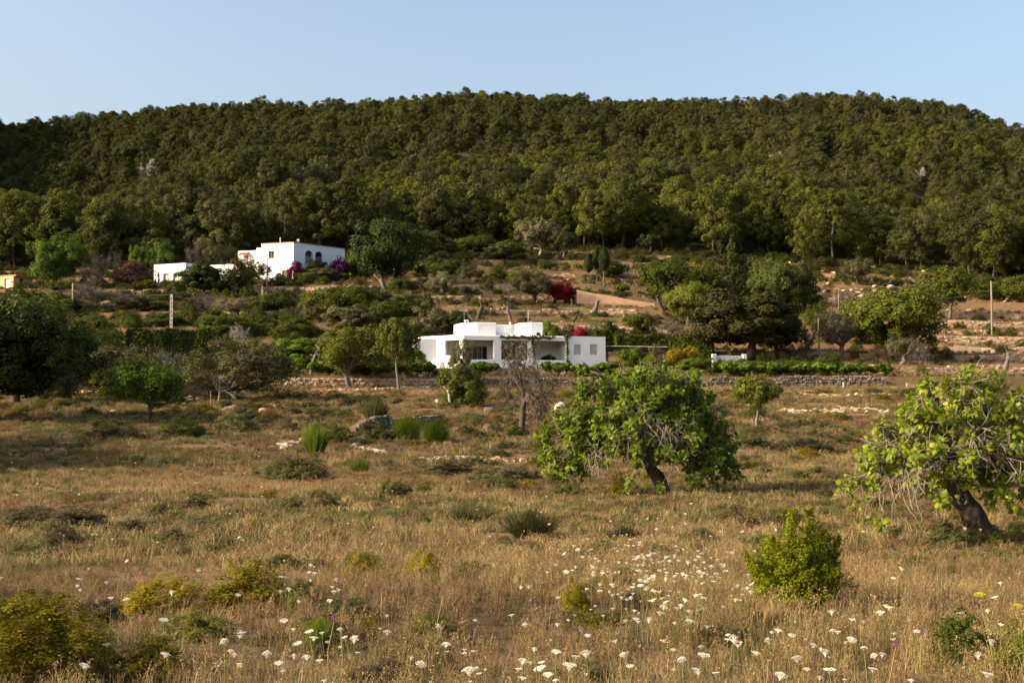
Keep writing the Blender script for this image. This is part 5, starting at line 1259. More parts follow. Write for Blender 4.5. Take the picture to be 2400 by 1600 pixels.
bare_tree('dead_tree', 'dead leafless brown tree standing in front of the low white house', 1221, 1018, 222, 12, 'twig', 1.5, .25, 4, [6, 3, 4, 4, 3], .85, .24, -.06, .72, None, 132)
bare_tree('dead_sapling', 'white bleached dead sapling in front of the big wild olive', 512, 945, 72, 5, 'palebark', .6, .05, 3, [3, 3, 3, 3], .6, .15, 0., .75, None, 60)
g = Geo(); p = hit(493, 950); g.tube([(0, 0, -.1), (.02, 0, .6), (0, 0, 1.1)], [.03, .025, .015], 5); tag(link('stake', g.mesh('stake', M['palebark']), None, p), 'thin pale stake left of the bleached dead sapling', 'post')

# ------------------------------------------------------------------ grape vines
def vine_row(k0, px0, px1, n, label, group, off, d0):
    for q in range(n):
        px = px0 + (px1 - px0) * (q + .5 + PRNG.uniform(-.25, .25)) / n; u = uw(px, 870)[0]; y = d0
        for _ in range(6): y = d0 + float(wv(u * y, y))
        x = u * y; cm, tm = PROTO['vine'][q % 4]
        w = PRNG.uniform(1.25, 1.75); h = PRNG.uniform(1.15, 1.55)
        o = thing('grape_vine', label, 'vine', (x, y, gz(x, y) - .03), PRNG.uniform(0, 6), group, (w, w, h))
        t = link('trunk', tm, o); c = link('foliage', cm, o); setmat(c, M['vine'])
vine_row(0, 728, 1010, 13, 'green grape vine in the left row, above the pale stone wall', 'vines in the left row', 0, 141.2)
vine_row(0, 1105, 1165, 3, 'green grape vine at the foot of the low white house, left of the dead tree', 'vines before the low house', 0, 141.)
vine_row(0, 1700, 2090, 17, 'green grape vine in the right row, above the shaded grey wall', 'vines in the right row', 0, 141.)
vine_row(0, 1270, 1385, 5, 'low green vine at the foot of the low house, right of the dead tree', 'vines right of the dead tree', 0, 141.4)
vine_row(0, 1385, 1450, 3, 'green vine at the foot of the low house behind the fig', 'vines behind the fig', 0, 142.)

# ------------------------------------------------------------------ fig trees with separate leaves
def fig_leaf(seed, L=1.):
    rng = np.random.default_rng(seed)
    out = [(0, 0), (.22, .10), (.40, .30), (.30, .42), (.46, .66), (.26, .62), (.15, .78), (0, 1.05), (-.15, .78), (-.26, .62), (-.46, .66), (-.30, .42), (-.40, .30), (-.22, .10)]
    V = [(0, .42, .0)] + [(x, y, -.28 * abs(x) - .30 * max(0, y - .45) ** 2 + rng.normal() * .03) for x, y in out]
    g = Geo(); g.add(np.array(V) * L, None, [(0, k, k % 14 + 1) for k in range(1, 15)]); return g
LEAF_G = [fig_leaf(k) for k in range(4)]; LEAF_M = [g.mesh('leaf', M['fig'], True) for g in LEAF_G]
def rotmat(fwd, nrm):
    y = unit(fwd); z = unit(nrm - y * np.dot(nrm, y)); x = np.cross(y, z); return np.stack([x, y, z], 1)
def fig_tree(name, label, base, tpath, trad, limbs, leafL, seed, keep, twig_n, cam_front):
    rng = np.random.default_rng(seed); o = thing(name, label, 'tree', base)
    t = Geo(); n = 12; tt = np.linspace(0, 1, n); K = np.linspace(0, 1, len(tpath)); tp = np.array(tpath)
    P = np.stack([np.interp(tt, K, tp[:, a]) for a in range(3)], 1); P[1:-1] += rng.normal(size=(n - 2, 3)) * .02
    t.tube(P, np.interp(tt, np.linspace(0, 1, len(trad)), trad) * (1 + .10 * np.sin(tt * 17 + seed)), 12)
    kn = P[n // 2]; link('trunk', t.mesh('trunk', M['bark'], True), o)
    br = Geo(); tw = Geo(); leaves = []
    def rosette(p, d, k, size=1.):
        a0 = rng.uniform(0, 6.28)
        for q in range(k):
            a = a0 + q * 2.4; s = rndperp(d, rng); s2 = np.cross(d, s); r = unit(s * math.cos(a) + s2 * math.sin(a))
            f = unit(r + d * rng.uniform(-.1, .6) + np.array((0, 0, -.35))); nn = unit(d * .8 + np.array((-.15, -.25, .75)) + rng.normal(size=3) * .35)
            leaves.append((p + r * rng.uniform(.02, .08) - d * rng.uniform(0, .12), rotmat(f, nn), leafL * rng.uniform(.6, 1.25) * size, rng.integers(4)))
    for lb in limbs:
        e, rise, leafy, thick = lb; s = P[-1 - rng.integers(0, 4)]; e = np.array(e, float)
        mid = s * .45 + e * .55; mid[2] = max(s[2], e[2]) + rise
        q = np.linspace(0, 1, 11)[:, None]; C_ = (1 - q) ** 2 * s + 2 * q * (1 - q) * mid + q ** 2 * e; C_[1:-1] += rng.normal(size=(9, 3)) * .06
        br.tube(C_, np.linspace(thick, thick * .22, 11), 7)
        for k in range(2, 11):
            for c in range(3 if k > 3 else 2):
                d0 = unit(C_[min(k, 10)] - C_[k - 1]); L = rng.uniform(.45, 1.0) * (1.15 - .03 * k)
                out = unit(np.array((C_[k][0] - P[-1][0], C_[k][1] - P[-1][1], 0)) + 1e-3)
                d = unit(d0 * .5 + rndperp(d0, rng) * .8 + out * .3 + np.array((0, 0, rng.uniform(-.5, .55))))
                T, r, de = limb(rng, C_[k], d, L * .85, thick * .2, .007, 5, .28, rng.choice([-.16, -.05, .16])); tw.tube(T, r, 4)
                bare = rng.uniform() > leafy
                if not bare:
                    rosette(T[-1], de, int(rng.integers(8, 13)))
                    rosette(T[-2], de, 6, .9)
                    if rng.uniform() < .6: rosette(T[-3], de, 4, .85)
                for c2 in range(2):
                    b = T[rng.integers(2, 5)]; d2 = unit(de + rndperp(de, rng) * 1.0 + np.array((0, 0, -.15)))
                    T2, r2, de2 = limb(rng, b, d2, L * rng.uniform(.3, .6), .010, .005, 4, .3, -.1); tw.tube(T2, r2, 3)
                    if not bare and rng.uniform() < .75: rosette(T2[-1], de2, int(rng.integers(4, 7)), .9)
    for (c, sx, sz, n_) in twig_n:                  # thickets of hanging bare twigs
        for q in range(n_):
            b = np.array(c) + rng.normal(size=3) * np.array((sx, .22, sz * .45)); d = unit((rng.normal() * .45, -.2 + rng.normal() * .35, -1.))
            T, r, de = limb(rng, b, d, rng.uniform(.35, .9), .014, .006, 5, .25, -.04); tw.tube(T, r, 4)
            if rng.uniform() < .5:
                T2, r2, _ = limb(rng, T[2], unit(de + rndperp(de, rng)), .3, .008, .004, 3, .3, 0); tw.tube(T2, r2, 3)
    br_o = link('limb', br.mesh('limb', M['greybark'], True), o); br_o['kind'] = 'stuff'; l = link('twig', tw.mesh('twig', M['figtwig'])); l.parent = o; l['kind'] = 'stuff'
    leaves = [q for q in leaves if keep(q[0])]
    vis = sorted(range(len(leaves)), key=lambda k: -(leaves[k][2] * (1.6 if leaves[k][0][1] < cam_front else 1.)))[:290]
    vset = set(vis); G = Geo()
    for k, (p, R, s, v) in enumerate(leaves):
        if k in vset:
            lo = link('leaf', LEAF_M[v], o); lo.matrix_local = Matrix.Translation(p) @ Matrix(R.tolist()).to_4x4() @ Matrix.Scale(s, 4)
        else:
            g0 = LEAF_G[v]; G.add(np.concatenate(g0.V) @ R.T * s + p, None, np.concatenate(g0.T))
    f = link('foliage', G.mesh('foliage', M['fig'], True), o); f['kind'] = 'stuff'
    print('fig leaves', len(leaves)); return o
M['figtwig'] = plain('fig twig bark', (.25, .205, .15), .9, (.12, .098, .072), 6., .2, .1)
b1 = hit(1562, 1158); S1 = b1[1] / F
def I1(px, py, dy=0.): return ((px - 1562) * S1, dy, (1158 - py - 16) * S1)
limbs = []
lr_ = np.random.default_rng(9)
for (px, py, dy, rise, lf) in [(1290, 1030, -.4, 1.0, .95), (1310, 1085, .3, 1.3, .95), (1340, 960, .2, .8, .9), (1300, 1060, -1.0, 1.2, .9), (1380, 900, -.3, .5, .85), (1400, 1040, -1.5, 1.3, .7), (1440, 875, .5, .4, .85), (1500, 868, -.6, .35, .9),
                               (1560, 862, .4, .35, .85), (1600, 880, -.8, .4, .8), (1640, 905, .2, .5, .75), (1670, 960, -.5, .7, .7), (1690, 1040, .3, 1.1, 1.), (1700, 1095, -.5, 1.4, 1.), (1640, 1100, -1.1, 1.4, 1.), (1500, 950, -1.7, .8, .55), (1600, 1020, -1.6, 1.2, .7), (1540, 900, -1.2, .5, .8),
                               (1420, 930, 1.5, .7, .9), (1560, 930, 2., .8, .9), (1660, 1000, 1.5, 1., .9), (1460, 1010, -1.9, 1.1, .5), (1440, 960, -1.2, .8, .75), (1690, 1000, .9, .9, .95), (1340, 1110, -.2, 1.3, 1.), (1370, 1070, -.9, 1.2, .95), (1290, 1000, .3, .9, 1.), (1660, 1125, -.7, 1.5, 1.), (1610, 1090, -1.4, 1.4, 1.), (1700, 1060, -.1, 1.2, 1.), (1560, 1085, -1.9, 1.3, .8), (1650, 1060, -1.3, 1.2, 1.), (1480, 1075, -2.0, 1.2, .8)]:
    limbs.append((I1(px, py, dy), rise, lf, .07))
big_fig = fig_tree('fig_tree', 'big spreading green fig tree with hanging grey twigs in mid field', b1,
         [I1(1566, 1175), I1(1552, 1120), I1(1525, 1080), I1(1515, 1045), I1(1530, 1000)], [.26, .21, .19, .17, .13], limbs, .165, 21, lambda p: p[2] > .06,
         [(I1(1525, 985, -1.5), .42, .35, 120), (I1(1400, 1045, -1.3), .2, .3, 50), (I1(1590, 1010, -1.3), .25, .3, 50)], -.3)
b2 = hit(2312, 1275); S2 = b2[1] / F
def I2(px, py, dy=0.): return ((px - 2312) * S2, dy, (1275 - py - 34 * (py < 1100)) * S2)
limbs = []
for (px, py, dy, rise, lf) in [(2035, 1075, -.2, .7, .85), (2060, 1150, -.5, .9, .6), (2080, 1010, .2, .5, .85), (2150, 960, -.3, .4, .8), (2180, 900, .3, .25, .95), (2260, 885, -.2, .2, 1.), (2330, 905, .3, .2, .95), (2400, 930, -.2, .3, .9), (2430, 1010, .2, .4, .9), (2440, 1090, -.3, .6, .9), (2390, 1160, -.5, .7, .85),
                               (2180, 1180, -.8, .9, .65), (2250, 1000, -.9, .5, .55), (2330, 1040, -.8, .5, .6), (2130, 1060, -.9, .6, .6), (2480, 960, .4, .3, .95), (2500, 1080, 0, .6, .9), (2290, 960, 1., .4, .9), (2150, 1020, .9, .5, .9), (2400, 1030, 1.1, .5, .9)]:
    limbs.append((I2(px, py, dy), rise, lf * .72, .055))
right_fig = fig_tree('fig_tree', 'fig tree with a thick leaning trunk cut by the right edge', b2,
         [I2(2325, 1295), I2(2300, 1245), I2(2268, 1190), I2(2240, 1150), I2(2235, 1105)], [.27, .23, .235, .21, .15], limbs, .135, 33, lambda p: p[2] > .1, [(I2(2270, 1000, -.6), .35, .12, 26), (I2(2110, 1090, -.7), .2, .15, 20)], -.2)
def knot(o, I, px, py, dy, r):
    g = Geo(); c = np.array(I(px, py, dy)); an = np.linspace(0, 2 * math.pi, 13)
    g.tube([c + np.array((r * math.cos(t), -.02, r * math.sin(t) * 1.2)) for t in an], [r * .42] * 13, 7, False); g.tube([c + (0, .05, 0), c + (0, -.03, 0)], [r * .7, r * .3], 9); link('knot', g.mesh('knot', M['greybark'], True), o)
knot(right_fig, I2, 2250, 1170, -.21, .09); knot(big_fig, I1, 1520, 1075, -.16, .07)

# ------------------------------------------------------------------ the pine wood
def pine_proto(seed):
    rng = np.random.default_rng(seed); H = 10.; t = Geo(); lean = rng.normal(size=2) * .5
    zs_ = np.linspace(-.6, H * .9, 8); P = np.stack([lean[0] * (zs_ / H) ** 1.5 + .12 * np.sin(zs_ * .8 + seed), lean[1] * (zs_ / H) ** 1.5 + .12 * np.cos(zs_ * .7 + seed), zs_], 1); P[0, :2] = P[1, :2]
    t.tube(P, np.linspace(.19, .05, 8), 7)
    g = Geo(); PP = []; NN = []; W = rng.uniform(2.6, 3.3); z0 = H * rng.uniform(.10, .26); npf = rng.integers(88, 112); ph_ = rng.uniform(0, 6.28, 3); flat = rng.uniform(.95, 1.15)
    for k in range(npf):
        f = rng.uniform(0, 1) ** .8; z = z0 + (H * .97 - z0) * f
        prof = np.interp(f, [0, .2, .5, .8, 1], [.6, .95, .95, .7, .25]) * W
        a = rng.uniform(0, 6.28); prof = prof * (1 + .28 * math.sin(2 * a + ph_[0] + f * 4) + .2 * math.sin(3 * a + ph_[1] - f * 7)); r = prof * rng.uniform(.2, 1.) ** .6
        ax = np.array([np.interp(z - r * .25, P[:, 2], P[:, q]) for q in range(3)])
        c = np.array((ax[0] + math.cos(a) * r, ax[1] + math.sin(a) * r, z))
        if rng.uniform() < .6: t.tube([ax, (ax + c) / 2 + (0, 0, .05), c], [.05, .035, .015], 4, False)
        R = rng.uniform(.36, .8) * (1.1 - .3 * f); n = int(170 * (R / .8) ** 2) + 12; ow = unit(c - np.array((ax[0], ax[1], H * .45)))
        d = rng.normal(size=(n, 3)); d /= np.linalg.norm(d, axis=1)[:, None]; d[:, 2] = np.where(d[:, 2] < -.7, -d[:, 2], d[:, 2])
        PP.append(c + d * (R * rng.uniform(.45, 1.05, n) ** .5)[:, None] * np.array((1, 1, flat))); NN.append(d * .8 + ow * .7 + rng.normal(size=(n, 3)) * .45)
    Pn = np.concatenate(PP); g.leaves(Pn, np.concatenate(NN), .14, .42, rng)
    return g, t
PINES = []
for k in range(5):
    g, t = pine_proto(300 + k); PINES.append((g, t, g.mesh('pine_crown', M['pine']), t.mesh('pine_trunk', M['bark'], True)))
rng = np.random.default_rng(4); sp = 5.2
gx, gy = np.meshgrid(np.arange(-330, 330, sp), np.arange(255, 640, sp)); gx = (gx + rng.uniform(-.48, .48, gx.shape) * sp).ravel(); gy = (gy + rng.uniform(-.48, .48, gy.shape) * sp).ravel()
u = gx / gy
ok = (np.abs(u) < .47) & (gy > edge_r(u) + 2.5 * (fbm(gx * .08, gy * .08, 5) - .5) * 6)
gx, gy = gx[ok], gy[ok]; u = gx / gy; gzv = ground(gx, gy)
w_top = (gzv + 9) / gy
hh = rng.uniform(.48, 1.02, len(gx)) * np.interp(gy - edge_r(u), [0, 18, 70, 160, 330], [1.5, 1.4, 1.15, 1.02, .98]) * (.85 + .35 * fbm(gx * .035, gy * .035, 9))
keep = rng.uniform(0, 1, len(gx)) > sstep(.62, .75, fbm(gx * .06, gy * .06, 15)) * .4
gx, gy, u, gzv, hh = gx[keep], gy[keep], u[keep], gzv[keep], hh[keep]
front = np.where(np.abs(u) < .37)[0]; front = front[np.argsort(gy[front] / hh[front])]; 
single = np.zeros(len(gx), bool); single[front[:292]] = True
def pinelabel(px, depth):
    where = ['above the salmon house', 'behind the low annex', 'behind the farmhouse', 'above the big carob', 'above the pale trees', 'above the clipped cypresses', 'above the cone cypress', 'above the right slope', 'at the right edge'][int(np.clip((px) / 267, 0, 8))]
    return ('front pine of the wood ' if depth < 9 else 'second-rank pine of the wood ' if depth < 20 else 'pine deeper in the wood ') + where
SI = np.where(single)[0]; LAB = {}
for k in SI: LAB.setdefault(pinelabel(1200 + u[k] * F, gy[k] - edge_r(u[k])), []).append(k)
ORD = 'first second third fourth fifth sixth seventh eighth ninth tenth eleventh twelfth'.split(); PLAB = {}
for lab, ks in LAB.items():
    ks = sorted(ks, key=lambda k: u[k])
    for q, k in enumerate(ks): PLAB[k] = (ORD[q] + ' from the left, ' + lab) if len(ks) > 1 and len(ks) <= 12 and lab[0] != 'X' and not lab.startswith('pine deeper') else lab
for k in SI:
    px = 1200 + u[k] * F; v = rng.integers(5); s = hh[k]
    o = thing('pine_tree', PLAB[k], 'tree', (gx[k], gy[k], gzv[k] - .15), rng.uniform(0, 6.28), 'single pines: ' + pinelabel(px, gy[k] - edge_r(u[k])), (s * rng.uniform(.95, 1.3), s * rng.uniform(.95, 1.3), s))
    t = link('trunk', PINES[v][3], o); c = link('crown', PINES[v][2], o)
    if fbm(gx[k] * .05, gy[k] * .05, 30) > .52: setmat(c, M['pine2'])
rest = np.where(~single)[0]
protos = []
for k in range(5):
    for mt in ('pine', 'pine2'):
        g, t = PINES[k][:2]; G = Geo(); G.V = g.V + t.V; off = g.n
        G.Q = [g.Q[0]]; m = G; q = Geo()
        me = bpy.data.meshes.new('pine_far')
        cv = np.concatenate(g.V); q.add(cv, np.concatenate(g.Q)); q.add(np.concatenate(t.V), np.concatenate(t.Q)); me = q.mesh('pine_far', M[mt])
        me.materials.append(M['bark']); nq = len(np.concatenate(g.Q)); mi = np.zeros(len(me.polygons), np.int32); mi[nq:] = 1; me.polygons.foreach_set('material_index', mi); protos.append(me)
light = fbm(gx[rest] * .02, gy[rest] * .02, 31) + .22 * sstep(360, 300, gy[rest]) - .22 * sstep(430, 520, gy[rest])  # lit look put into colour: lighter needles on the near spur, darker behind
for k in range(2):
    q = Geo(); g0 = PROTO['bare'][k]
    me = g0[1].copy(); me.materials.clear(); me.materials.append(M['palebark']); me.transform(Matrix.Diagonal((5.5, 5.5, 8.5, 1))); protos.append(me)
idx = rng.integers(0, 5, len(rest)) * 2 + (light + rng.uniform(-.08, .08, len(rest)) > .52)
idx = np.where(rng.uniform(0, 1, len(rest)) < .012, 10 + rng.integers(0, 2, len(rest)), idx)
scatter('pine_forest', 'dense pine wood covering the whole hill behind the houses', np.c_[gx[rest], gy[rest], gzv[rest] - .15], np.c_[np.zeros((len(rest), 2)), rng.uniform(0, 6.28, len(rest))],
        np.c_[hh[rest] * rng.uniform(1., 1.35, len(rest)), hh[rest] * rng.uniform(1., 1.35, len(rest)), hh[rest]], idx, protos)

# ------------------------------------------------------------------ scrub on slopes and terraces
SHRUB = []
for k in range(3):
    for mt in ('scrub', 'carob', 'almond'):
        m = PROTO['shrub'][k][0].copy(); m.materials.clear(); m.materials.append(M[mt]); SHRUB.append(m)
n = 8500; y = rng.uniform(141, 296, n); u_ = rng.uniform(-.42, .42, n); x = u_ * y; px = 1200 + u_ * F; r = y - wv(x, y)
dens = .40 + 1.0 * sstep(.45, .65, fbm(x * .07, y * .1, 51)) + 1.6 * sstep(250, 275, r) + .4 * (px < 700)
dens = np.where((px > 1900) & (r < 248), dens * .28, dens)
nearwall = np.min(np.abs(r[:, None] - TD[None]), axis=1)
inh = (x > -9) & (x < 20) & (y > 146) & (y < 166) | (x > -64) & (x < -24) & (y > 237) & (y < 258)
k = (rng.uniform(0, 1.8, n) < dens) & ~inh & (r < edge_r(u_) + 6) & ~((px > 1380) & (px < 1560) & (r > 200) & (r < 216))
x, y, r = x[k], y[k], r[k]; n = len(x); pxk = 1200 + x / y * F; s = rng.uniform(.5, 1.6, n) * np.where(r > 250, 1.3, .9) * np.where((pxk < 1000) & (r < 235), 1.55, 1.)
scatter('scrub', 'low dry scrub growing over the terraces and below the wood', np.c_[x, y, ground(x, y) - .03], np.c_[np.zeros((n, 2)), rng.uniform(0, 6.28, n)], np.c_[s * 1.2, s * 1.2, s * rng.uniform(.45, .95, n)], rng.integers(0, 9, n), SHRUB)
n = 480; px = rng.uniform(1700, 2420, n); y = rng.uniform(225, 282, n); k = rng.uniform(0, 1, n) < .35 + .65 * (px < 2200); px, y = px[k], y[k]; x = (px - 1200) / F * y; n = len(x); s = rng.uniform(.15, .75, n) ** 1.3
x2 = rng.uniform(-.36, .36, 250) * 240; y2 = rng.uniform(165, 285, 250); x = np.r_[x, x2]; y = np.r_[y, y2]; s = np.r_[s, rng.uniform(.12, .35, 250)]; n = len(x)
RK = []
for k in range(4):
    m = STONES[k].copy(); m.materials.clear(); m.materials.append(M['rock'] if k < 2 else M['stone']); RK.append(m)
scatter('loose_rock', 'loose pale rocks strewn over the slopes', np.c_[x, y, ground(x, y) + s * .1], rng.uniform(-.4, .4, (n, 3)) + np.array((0, 0, 1)) * rng.uniform(0, 6, (n, 1)), np.c_[s * rng.uniform(.8, 1.6, n), s, s * rng.uniform(.5, .9, n)], rng.integers(0, 4, n), RK)

# ------------------------------------------------------------------ grass and herbs of the field
def tuft(seed, n, h, w, spread, lean, heads=0, hw=0.):
    rng = np.random.default_rng(seed); g = Geo()
    for q in range(n):
        a = rng.uniform(0, 6.28); b = np.array((*(rng.normal(size=2) * spread), 0)); L = h * rng.uniform(.5, 1.1); d = np.array((math.cos(a), math.sin(a), 0)) * lean * rng.uniform(.2, 1.2); s = np.array((-math.sin(a), math.cos(a), 0)) * w * rng.uniform(.6, 1.3)
        if rng.uniform() < .5: s = np.array((s[1], -s[0], 0))
        p1 = b + d * L * .3 + (0, 0, L * .55); p2 = b + d * L + (0, 0, L * (1 - .25 * lean))
        g.add([b - s, b + s, p1 - s * .8, p1 + s * .8, p2], [(0, 1, 3, 2)], [(2, 3, 4)])
        if q < heads:
            k = 5; t = rng.uniform(.72, 1.02, k)[:, None]; P = p1 + (p2 - p1) * (t * 1.6 - .6) + rng.normal(size=(k, 3)) * .012
            g.leaves(P, rng.normal(size=(k, 3)) * np.array((1, 1, .3)), hw, .35, rng)
    return g
def herb(seed, n, h, ls, r):
    rng = np.random.default_rng(seed); g = Geo()
    for q in range(n):
        a = rng.uniform(0, 6.28); rr = r * rng.uniform(0, 1); e = np.array((math.cos(a) * rr, math.sin(a) * rr, h * rng.uniform(.5, 1) * (1 - .4 * rr / r))); k = 7
        t = rng.uniform(.15, 1, k)[:, None]; P = e * np.c_[t, t, t] + rng.normal(size=(k, 3)) * .012; g.leaves(P, rng.normal(size=(k, 3)), ls, .45, rng)
    return g
near = [tuft(1, 26, .34, .0032, .055, .5, 10, .014).mesh('dry0', M['dry']), tuft(2, 22, .44, .0030, .06, .45, 12, .015).mesh('dry1', M['dry']), tuft(3, 30, .22, .0034, .07, .7, 6, .011).mesh('dry2', M['dry']),
        tuft(4, 24, .26, .004, .06, .6).mesh('green0', M['greengrass']), herb(5, 22, .28, .014, .12).mesh('herb0', M['greengrass']), herb(6, 22, .30, .012, .13).mesh('brown0', M['brownherb']), tuft(7, 20, .30, .003, .07, .55, 8, .016).mesh('brown1', M['brownherb'])]
far = [tuft(11, 34, .36, .009, .17, .5, 12, .022).mesh('fdry0', M['dry']), tuft(12, 30, .42, .008, .17, .5, 14, .022).mesh('fdry1', M['dry']), tuft(13, 36, .24, .010, .2, .7, 8, .02).mesh('fdry2', M['dry']),
       tuft(14, 34, .26, .011, .18, .6).mesh('fgreen0', M['greengrass']), herb(15, 40, .32, .03, .28).mesh('fherb0', M['greengrass']), herb(16, 40, .34, .028, .28).mesh('fbrown0', M['brownherb']), tuft(17, 28, .32, .008, .18, .55, 8, .025).mesh('fbrown1', M['brownherb'])]
def field(name, label, y0, y1, density, protos, smul, umax=.44, seed=0, pad=3.):
    rng = np.random.default_rng(900 + seed); area = umax * (y1 ** 2 - y0 ** 2) + 2 * pad * (y1 - y0); n = int(area * density)
    y = np.sqrt(rng.uniform(y0 ** 2, y1 ** 2, n)); x = rng.uniform(-1, 1, n) * (umax * y + pad); px = 1200 + x / y * F
    r = y - wv(x, y)
    d1 = fbm(x * .11, y * .11 * .7, 61, 4); d2 = fbm(x * .35, y * .3, 71, 3); d3 = fbm(x * .16 + 9, y * .12, 81, 3)
    green = sstep(.42, .60, d1) * 1.0 + .26 + .8 * sstep(66, 76, y) * (1 - sstep(98, 106, y)) * (1 - sstep(520, 680, px)) * .9 + .25 * sstep(52, 66, y)
    brown = sstep(.48, .66, d3) * .9 + .20 + .25 * sstep(60, 75, y)
    q = rng.uniform(0, 1, n) * np.maximum(1.25, green + brown + .3); idx = np.where(q < green, 3 + (rng.uniform(0, 1, n) < .45), np.where(q < green + brown, 5 + (rng.uniform(0, 1, n) < .5), rng.integers(0, 3, n)))
    bare = sstep(.60, .72, d2) * .6 + redness(x, y) * .75
    inh = (x > -9) & (x < 20) & (y > 145) & (y < 166) | (x > -64) & (x < -24) & (y > 237.5) & (y < 258)
    k = (rng.uniform(0, 1, n) > bare) & ~inh & (r < edge_r(x / np.maximum(y, 40)))
    x, y, idx, d1 = x[k], y[k], idx[k], d1[k]; n = len(x); s = rng.uniform(.6, 1.35, n) * smul * (.8 + .5 * fbm(x * .2, y * .2, 91)) * (1 + .25 * (idx < 2))
    print(name, n)
    return scatter(name, label, np.c_[x, y, ground(x, y) - .015], np.c_[rng.normal(size=(n, 2)) * .1, rng.uniform(0, 6.28, n)], s, idx, protos)
field('dry_grass', 'dry golden grass of the near field', 6.5, 24, 62, near, .50, .42, 1)
field('meadow_grass', 'dry grass and herbs of the middle field', 24, 60, 26, far, .46, .42, 2)
field('far_grass', 'dry grass and herbs of the far field', 60, 139, 8.5, far, .68, .42, 3, 1.)
field('terrace_grass', 'thin dry grass on the terraces', 140, 290, 1.6, far, 1.1, .42, 4, 1.)

WEED = []
for k in range(2):
    for mt in ('herb', 'scrub', 'spurge', 'almond'):
        m = PROTO['shrub'][k][0].copy(); m.materials.clear(); m.materials.append(M[mt]); WEED.append(m)
rw = np.random.default_rng(55); n = 2600; y = np.sqrt(rw.uniform(8.5 ** 2, 125 ** 2, n)); x = rw.uniform(-.42, .42, n) * y
k = rw.uniform(0, 1, n) < sstep(.40, .62, fbm(x * .14, y * .10, 101, 3)) * .95; x, y = x[k], y[k]; n = len(x); s = rw.uniform(.10, .38, n) * (1 + y / 70)
scatter('field_weed', 'low weeds and herb cushions blended into the dry grass', np.c_[x, y, ground(x, y) - .02], np.c_[np.zeros((n, 2)), rw.uniform(0, 6.28, n)], np.c_[s * 1.5, s * 1.5, s * rw.uniform(.4, .8, n)], rw.choice(8, n, p=np.tile([.4, .3, .1, .2], 2) / 2), WEED)

# ------------------------------------------------------------------ wild flowers
def umbel(seed, dome, mat, r=.5):
    rng = np.random.default_rng(seed); g = Geo(); n = 46
    for q in range(n):
        f = math.sqrt((q + .5) / n); a = q * 2.39996; R = r * f; c = np.array((R * math.cos(a), R * math.sin(a), dome * r * (1 - f * f) + rng.normal() * .015)); s = r * .115 * rng.uniform(.8, 1.2)
        an = np.arange(6) * math.pi / 3 + rng.uniform(0, 1)
        V = [c + (0, 0, s * .55)] + [c + (s * math.cos(t), s * math.sin(t), 0) for t in an]; g.add(V, None, [(0, 1 + k, 1 + (k + 1) % 6) for k in range(6)])
        if q % 2 == 0:
            m = c * .5 + np.array((0, 0, -.12)); g.tube([(0, 0, -.42), m, c], [.012, .010, .008], 3, False)
    return g.mesh('umbel', mat)
UMB = [umbel(1, .18, M['whiteflower']), umbel(2, .5, M['whiteflower']), umbel(3, .05, M['whiteflower']), umbel(4, .8, M['whiteflower'], .42)]
SEEDH = umbel(5, 1.2, M['seedhead'], .32); PURP = umbel(6, 1.1, M['purpleflower'], .5); FENN = umbel(7, .3, M['fennel'])
g = Geo(); g.tube([(0, 0, -.03), (.02, .01, .5), (0, 0, 1)], [.0045, .004, .003], 4); STEM = g.mesh('stem', M['stem']); g = Geo(); g.tube([(0, 0, -.03), (.03, -.01, .5), (0, 0, 1)], [.0042, .0035, .003], 4); STEMD = g.mesh('stem', M['drystem'])
frng = np.random.default_rng(123)
def flower(px, py, label, group, kind='w', size=None, h=None):
    """py: photo row of the flower head"""
    h = h or frng.uniform(.24, .42); p = hit(px, py); d = p[1]
    for _ in range(3):
        p = hit(px, py + h * F / d); d = p[1]
    size = size or frng.uniform(.04, .08)
    name = {'w': 'wild_carrot', 's': 'dry_seed_head', 'p': 'purple_flower', 'f': 'fennel'}[kind]
    o = thing(name, label, 'flower', p, frng.uniform(0, 6.28), group)
    ln = frng.normal(size=2) * .06
    st = link('stem', STEMD if kind in 'sp' else STEM, o, None, (ln[0], ln[1], 0), (1, 1, h))
    m = UMB[frng.integers(4)] if kind == 'w' else {'s': SEEDH, 'p': PURP, 'f': FENN}[kind]
    top = (math.sin(ln[1]) * h, -math.sin(ln[0]) * h, h * math.cos(ln[0]) * math.cos(ln[1]) + size * .4)
    link('flower_head', m, o, top, (ln[0] + frng.normal() * .2, ln[1] + frng.normal() * .2, 0), (size, size, size))
